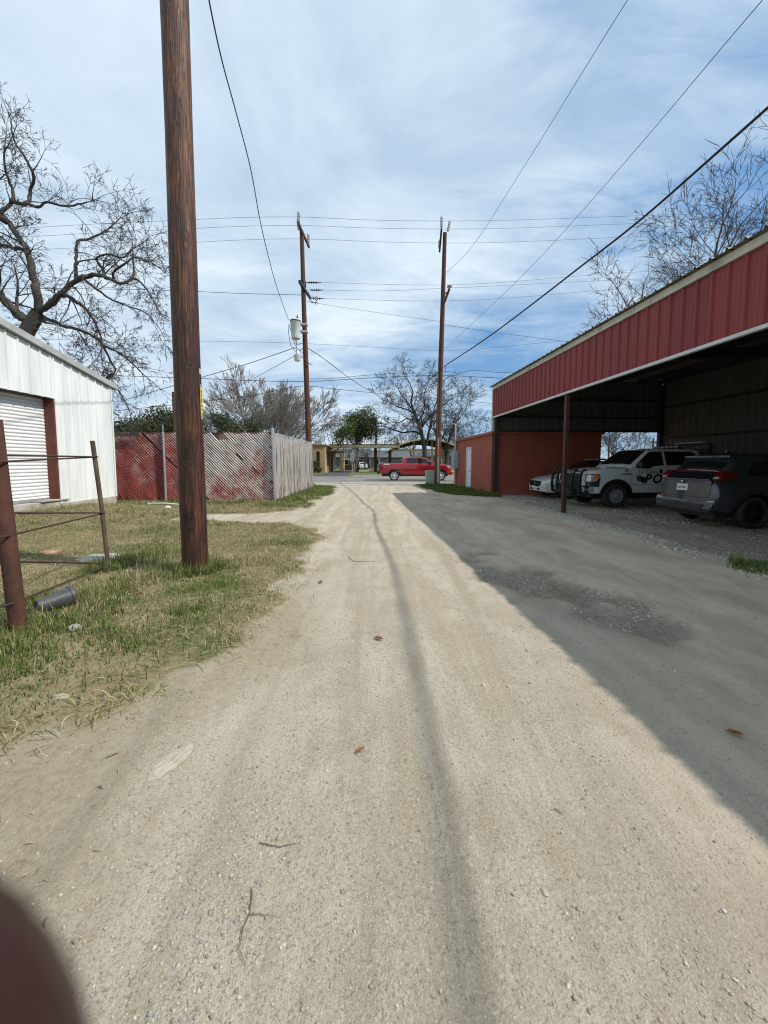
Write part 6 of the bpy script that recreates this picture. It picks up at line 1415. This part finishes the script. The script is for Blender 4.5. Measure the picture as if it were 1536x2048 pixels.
T.limb(pp([(834, 840), (812, 838), (795, 846), (775, 838)], Yg, .8, 6), .10, .03, 5, 1, 2.2)
T.limb(pp([(829, 827), (812, 800), (800, 785), (795, 772)], Yg, .8, 7), .12, .04, 6, 1, 2.6)
T.limb(pp([(836, 845), (850, 815), (848, 790), (856, 768)], Yg, .8, 8), .12, .04, 6, 1, 2.6)
T.build(root, 'bark_grey', 2)
def bare(seed, X, Y, Ht, r, label, mat='bark_grey', group=None, kids=2.9, angle=(22, 52), up=.07, wig=.17, limbs=4, minr=None, maxl=5, th=.28, lean=.5, ratio=(.5, .76), name='bare_tree', seg=None):
    root = thing(name, (X, Y, 0), label, 'tree', group)
    mr = minr or max(.008, Y * .00022); T = Tree(seed, seg=seg or max(.4, Ht / 18), wig=wig, up=up, kids=kids, angle=angle, ratio=ratio, rr=.52, minr=mr, maxl=maxl)
    h0 = Ht * th; a = Vector((X, Y, -.2)); b_ = Vector((X + T.r.uniform(-.3, .3), Y, h0)); T.lines.append(([a, a.lerp(b_, .5) + Vector((T.r.uniform(-.1, .1), 0, 0)), b_], [r * 1.15, r, r * .85], 0))
    for k in range(limbs):
        an = 2 * math.pi * k / limbs + T.r.uniform(-.4, .4); t = T.r.uniform(.6, 1.0); p = a.lerp(b_, t); d = Vector((math.cos(an) * lean, math.sin(an) * lean, 1)); T.grow(p, d, Ht * T.r.uniform(.34, .46), r * .55, 1)
    T.build(root, mat, 2); return root, T
# behind the carport roof
bare(21, 22.6, 24.5, 19.2, .42, 'upright bare tree rising behind the carport roof', 'bark', limbs=11, kids=3.3, angle=(24, 52), up=.03, wig=.20, lean=.62, th=.3, maxl=5, minr=.012, ratio=(.42, .64), seg=.5)
bare(22, 26.5, 22.5, 21.5, .46, 'taller bare tree at the picture edge above the red fascia', 'bark', limbs=11, kids=3.3, angle=(24, 52), up=.03, wig=.20, lean=.6, th=.35, maxl=5, minr=.012, ratio=(.42, .64), seg=.5)
# behind the slatted fence
bare(31, P(545, 900, 46).x, 46, 13.2, .30, 'wide pale bare tree rising from behind the slatted fence', 'bark_pale', limbs=15, kids=3.4, angle=(14, 36), up=.05, wig=.12, lean=.85, th=.08, minr=.020, ratio=(.52, .78))
r0, T0 = bare(33, P(585, 900, 60).x, 60, 9.5, .22, 'grey bare tree between the fence corner and the tan office', 'bark_grey', limbs=5, kids=2.8, th=.2, lean=.7, maxl=4)
bare(34, P(893, 900, 63).x, 63, 14.2, .34, 'bare tree with a dark straight trunk just behind the block shed pole', 'bark_grey', limbs=6, kids=2.9, angle=(28, 60), lean=.8, th=.32, minr=.018)
bare(35, P(957, 900, 66).x, 66, 12.0, .28, 'bare tree showing between the block shed roof and the carport corner', 'bark_grey', limbs=6, kids=2.8, angle=(28, 60), lean=.8, th=.22, minr=.018)
bare(36, P(712, 940, 57).x, 57, 4.8, .07, 'small multi-stemmed bare shrub tree on the lawn by the driveway', 'bark_pale', limbs=7, kids=2.2, th=.04, lean=.28, maxl=4, angle=(14, 32), minr=.012)
bare(37, P(668, 930, 74).x, 74, 10.5, .30, 'dark leaning bare tree beyond the driveway entrance', 'bark', limbs=5, kids=2.6, th=.3, lean=.9, maxl=4, minr=.02)
# copies of two bare trees make the far row
far = [(640, 84, .95, 'bare tree standing over the tan office roof'), (700, 92, .9, 'bare tree far off behind the leafy street tree'), (765, 98, .9, 'bare tree far behind the truck bed'), (610, 78, 1.0, 'bare tree behind the end of the fence'), (820, 104, .95, 'bare tree far behind the pavilion roof'), (925, 96, 1.1, 'bare tree far behind the block shed'), (730, 80, .62, 'low bare tree behind the cream canopy posts'),
       (1225, 84, .75, 'twiggy tree at the block wall edge of the carport gap'), (1265, 78, .95, 'bare tree in the middle of the carport gap'), (1300, 90, .85, 'bare tree near the light bar in the carport gap'), (1185, 95, .8, 'bare tree half hidden by the block wall in the carport gap')]
srcs = [r0, [o for o in S.objects if o.name.startswith('bare_tree') and 'dark straight trunk' in o.get('label', '')][0], [o for o in S.objects if 'between the block shed roof' in o.get('label', '')][0]]
for i, (px, Y, sc, lab) in enumerate(far):
    c = copy_tree(srcs[i % 3]); X = P(px, 925, Y).x; c.location = (X, Y, 0); c.rotation_euler = (0, 0, 1.3 * i + .6); c.scale = (sc, sc, sc); c['label'] = lab; c['group'] = 'far row of bare trees'
# evergreens
LG = np.array([(.075, .092, .042), (.09, .105, .048), (.055, .07, .034), (.12, .125, .062), (.07, .08, .048)])
LS = np.array([(.060, .088, .024), (.085, .11, .032), (.045, .066, .020), (.11, .125, .045), (.07, .08, .03)])
def evergreen(seed, px, Y, Ht, Rr, label, cols, per, size, th=.3, spread=.32, limbs=6, lean=.8, name='evergreen_tree', maxl=4, kids=3.0, group=None):
    X = P(px, 925, Y).x; root = thing(name, (X, Y, 0), label, 'tree', group); T = Tree(seed, seg=.5, wig=.2, up=.05, kids=kids, angle=(28, 62), ratio=(.5, .72), rr=.55, minr=.012, maxl=maxl)
    h0 = Ht * th; a = Vector((X, Y, -.2)); b_ = Vector((X + T.r.uniform(-.2, .2), Y, h0)); T.lines.append(([a, a.lerp(b_, .5), b_], [Ht * .026, Ht * .022, Ht * .019], 0))
    for k in range(limbs):
        an = 2 * math.pi * k / limbs + T.r.uniform(-.4, .4); T.grow(a.lerp(b_, T.r.uniform(.75, 1)), Vector((math.cos(an) * lean, math.sin(an) * lean, 1)), Rr * T.r.uniform(.85, 1.15), Ht * .012, 1)
    T.build(root, 'bark', 2); leaves(T, root, per, spread, size, cols, seed=seed); return root, T
evergreen(41, 714, 60, 11.4, 3.0, 'leafy dark green street tree on the lawn across the street', LS * 1.5, 10, .14, .36, .42, 8, .50)
evergreen(42, 480, 40, 6.6, 2.1, 'grey-green oak leaning over the top of the slatted fence', LG, 9, .12, .42, .32, 6, .95)
evergreen(43, 335, 44, 7.2, 3.2, 'dark evergreen beside the pole behind the red fence', LG * .8, 14, .15, .25, .45, 7, .9)
evergreen(44, 236, 50, 6.8, 3.4, 'dark evergreen low behind the corner of the white shed', LG * .75, 14, .16, .2, .5, 7, 1.0)
evergreen(45, 285, 56, 6.0, 2.8, 'dark evergreen bush showing over the red slats', LG * .8, 12, .16, .2, .5, 6, .95)
evergreen(46, 388, 48, 6.6, 2.6, 'olive evergreen just behind the big pole', LG, 12, .14, .3, .4, 6, .8)
root, T = bare(47, P(415, 930, 36).x, 36, 5.6, .10, 'thicket of fine brown twigs above the fence next to the big pole', 'bark_pale', limbs=12, kids=3.6, th=.05, lean=.5, maxl=4, angle=(10, 30), wig=.1, up=.08, name='twiggy_bush', minr=.010)
def shrub(px, Y, h, w_, label, cols, seed):
    X = P(px, 925, Y).x; root = thing('shrub', (X, Y, 0), label, 'shrub'); T = Tree(seed, seg=.25, wig=.2, up=.03, kids=2.6, angle=(25, 60), minr=.008, maxl=3)
    for k in range(7): T.grow(Vector((X + T.r.uniform(-.1, .1) * w_, Y, 0)), Vector((T.r.uniform(-1, 1) * w_ / h, T.r.uniform(-1, 1) * w_ / h, 1)), h * .5, .02, 1)
    T.build(root, 'bark', 2); leaves(T, root, 12, .12, .07, cols, seed=seed)
shrub(628, 54.3, 1.9, .55, 'dark clipped shrub against the tan office wall', LG, 51); shrub(636, 54.0, .8, .5, 'low dark shrub at the foot of the tan office wall', LG, 52)
# a far belt of grey brush closing the view between the trees
bt = Tree(77, seg=.8, wig=.22, up=.06, kids=2.4, angle=(20, 55), minr=.02, maxl=3)
for k in range(190):
    X = bt.r.uniform(-60, 70); Y = bt.r.uniform(108, 135); bt.grow(Vector((X, Y, 0)), Vector((bt.r.uniform(-.5, .5), 0, 1)), bt.r.uniform(2.2, 4.2), .09, 1)
o = bt.mesh('far_brush', 'bark_pale', None, lambda r, l: True, lambda r: 3); tag(o, kind='stuff')
# ------------------------------------------------------------------ the photographer's hand: one fingertip strays in front of the lens
fwd = Vector((0, math.cos(PITCH), -math.sin(PITCH))); upv = Vector((0, math.sin(PITCH), math.cos(PITCH))); cpos = Vector((0, 0, EYE))
def L3(x, y, z): return cpos + Vector((1, 0, 0)) * x + upv * y + fwd * z          # metres from the lens: across, up, ahead
hb_ = L3(-.11, -.15, -.03); hand = thing('person', hb_, 'raised hand of the photographer, its dark blurred fingertip poking into the lower corner', 'person')
J = [(L3(-.135, -.24, -.075), .026, -1), (L3(-.112, -.165, -.035), .025, 0), (L3(-.098, -.115, -.018), .027, 1), (L3(-.086, -.082, -.008), .024, 2)]
def finger(root, pts, rs):
    for p, r in zip(pts, rs): J.append((L3(*p), r, root)); root = len(J) - 1
finger(3, [(-.060, -.068, .006), (-.028, -.046, .020), (-.0189, -.0296, .0142), (-.0262, -.0146, .0126)], [.0105, .0092, .0090, .0088])
finger(3, [(-.072, -.075, .010), (-.050, -.064, .022), (-.030, -.056, .020), (-.018, -.052, .016)], [.0105, .009, .0084, .0074])
finger(2, [(-.078, -.098, .010), (-.055, -.088, .022), (-.036, -.080, .020), (-.024, -.076, .016)], [.0105, .0088, .0082, .0072])
finger(2, [(-.085, -.120, .006), (-.064, -.110, .018), (-.048, -.104, .017), (-.037, -.100, .014)], [.0095, .0078, .0072, .0064])
finger(2, [(-.088, -.098, -.036), (-.066, -.066, -.044), (-.047, -.046, -.038)], [.013, .0108, .009])
off = wloc(hand); me = bpy.data.meshes.new('hand_cage'); me.from_pydata([tuple(j[0] - off) for j in J], [(j[2], i) for i, j in enumerate(J) if j[2] >= 0], [])
ho = bpy.data.objects.new('hand_cage', me); COL.objects.link(ho); sk = ho.modifiers.new('s', 'SKIN'); sk.use_smooth_shade = True
for i, j in enumerate(J): me.skin_vertices[0].data[i].radius = (j[1], j[1])
me.skin_vertices[0].data[0].use_root = True
sb = ho.modifiers.new('u', 'SUBSURF'); sb.levels = 2; sb.render_levels = 2
nm = bpy.data.meshes.new_from_object(ho.evaluated_get(bpy.context.evaluated_depsgraph_get())); bpy.data.objects.remove(ho); bpy.data.meshes.remove(me); nm.name = 'skin'
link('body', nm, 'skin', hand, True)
# a cuff where the sleeve ends
b = MB(); b.tube([L3(-.165, -.37, -.15), L3(-.150, -.29, -.102), L3(-.138, -.245, -.078)], [.046, .040, .033], 18); b.build('sleeve', 'fabric_dark', hand, smooth=True)
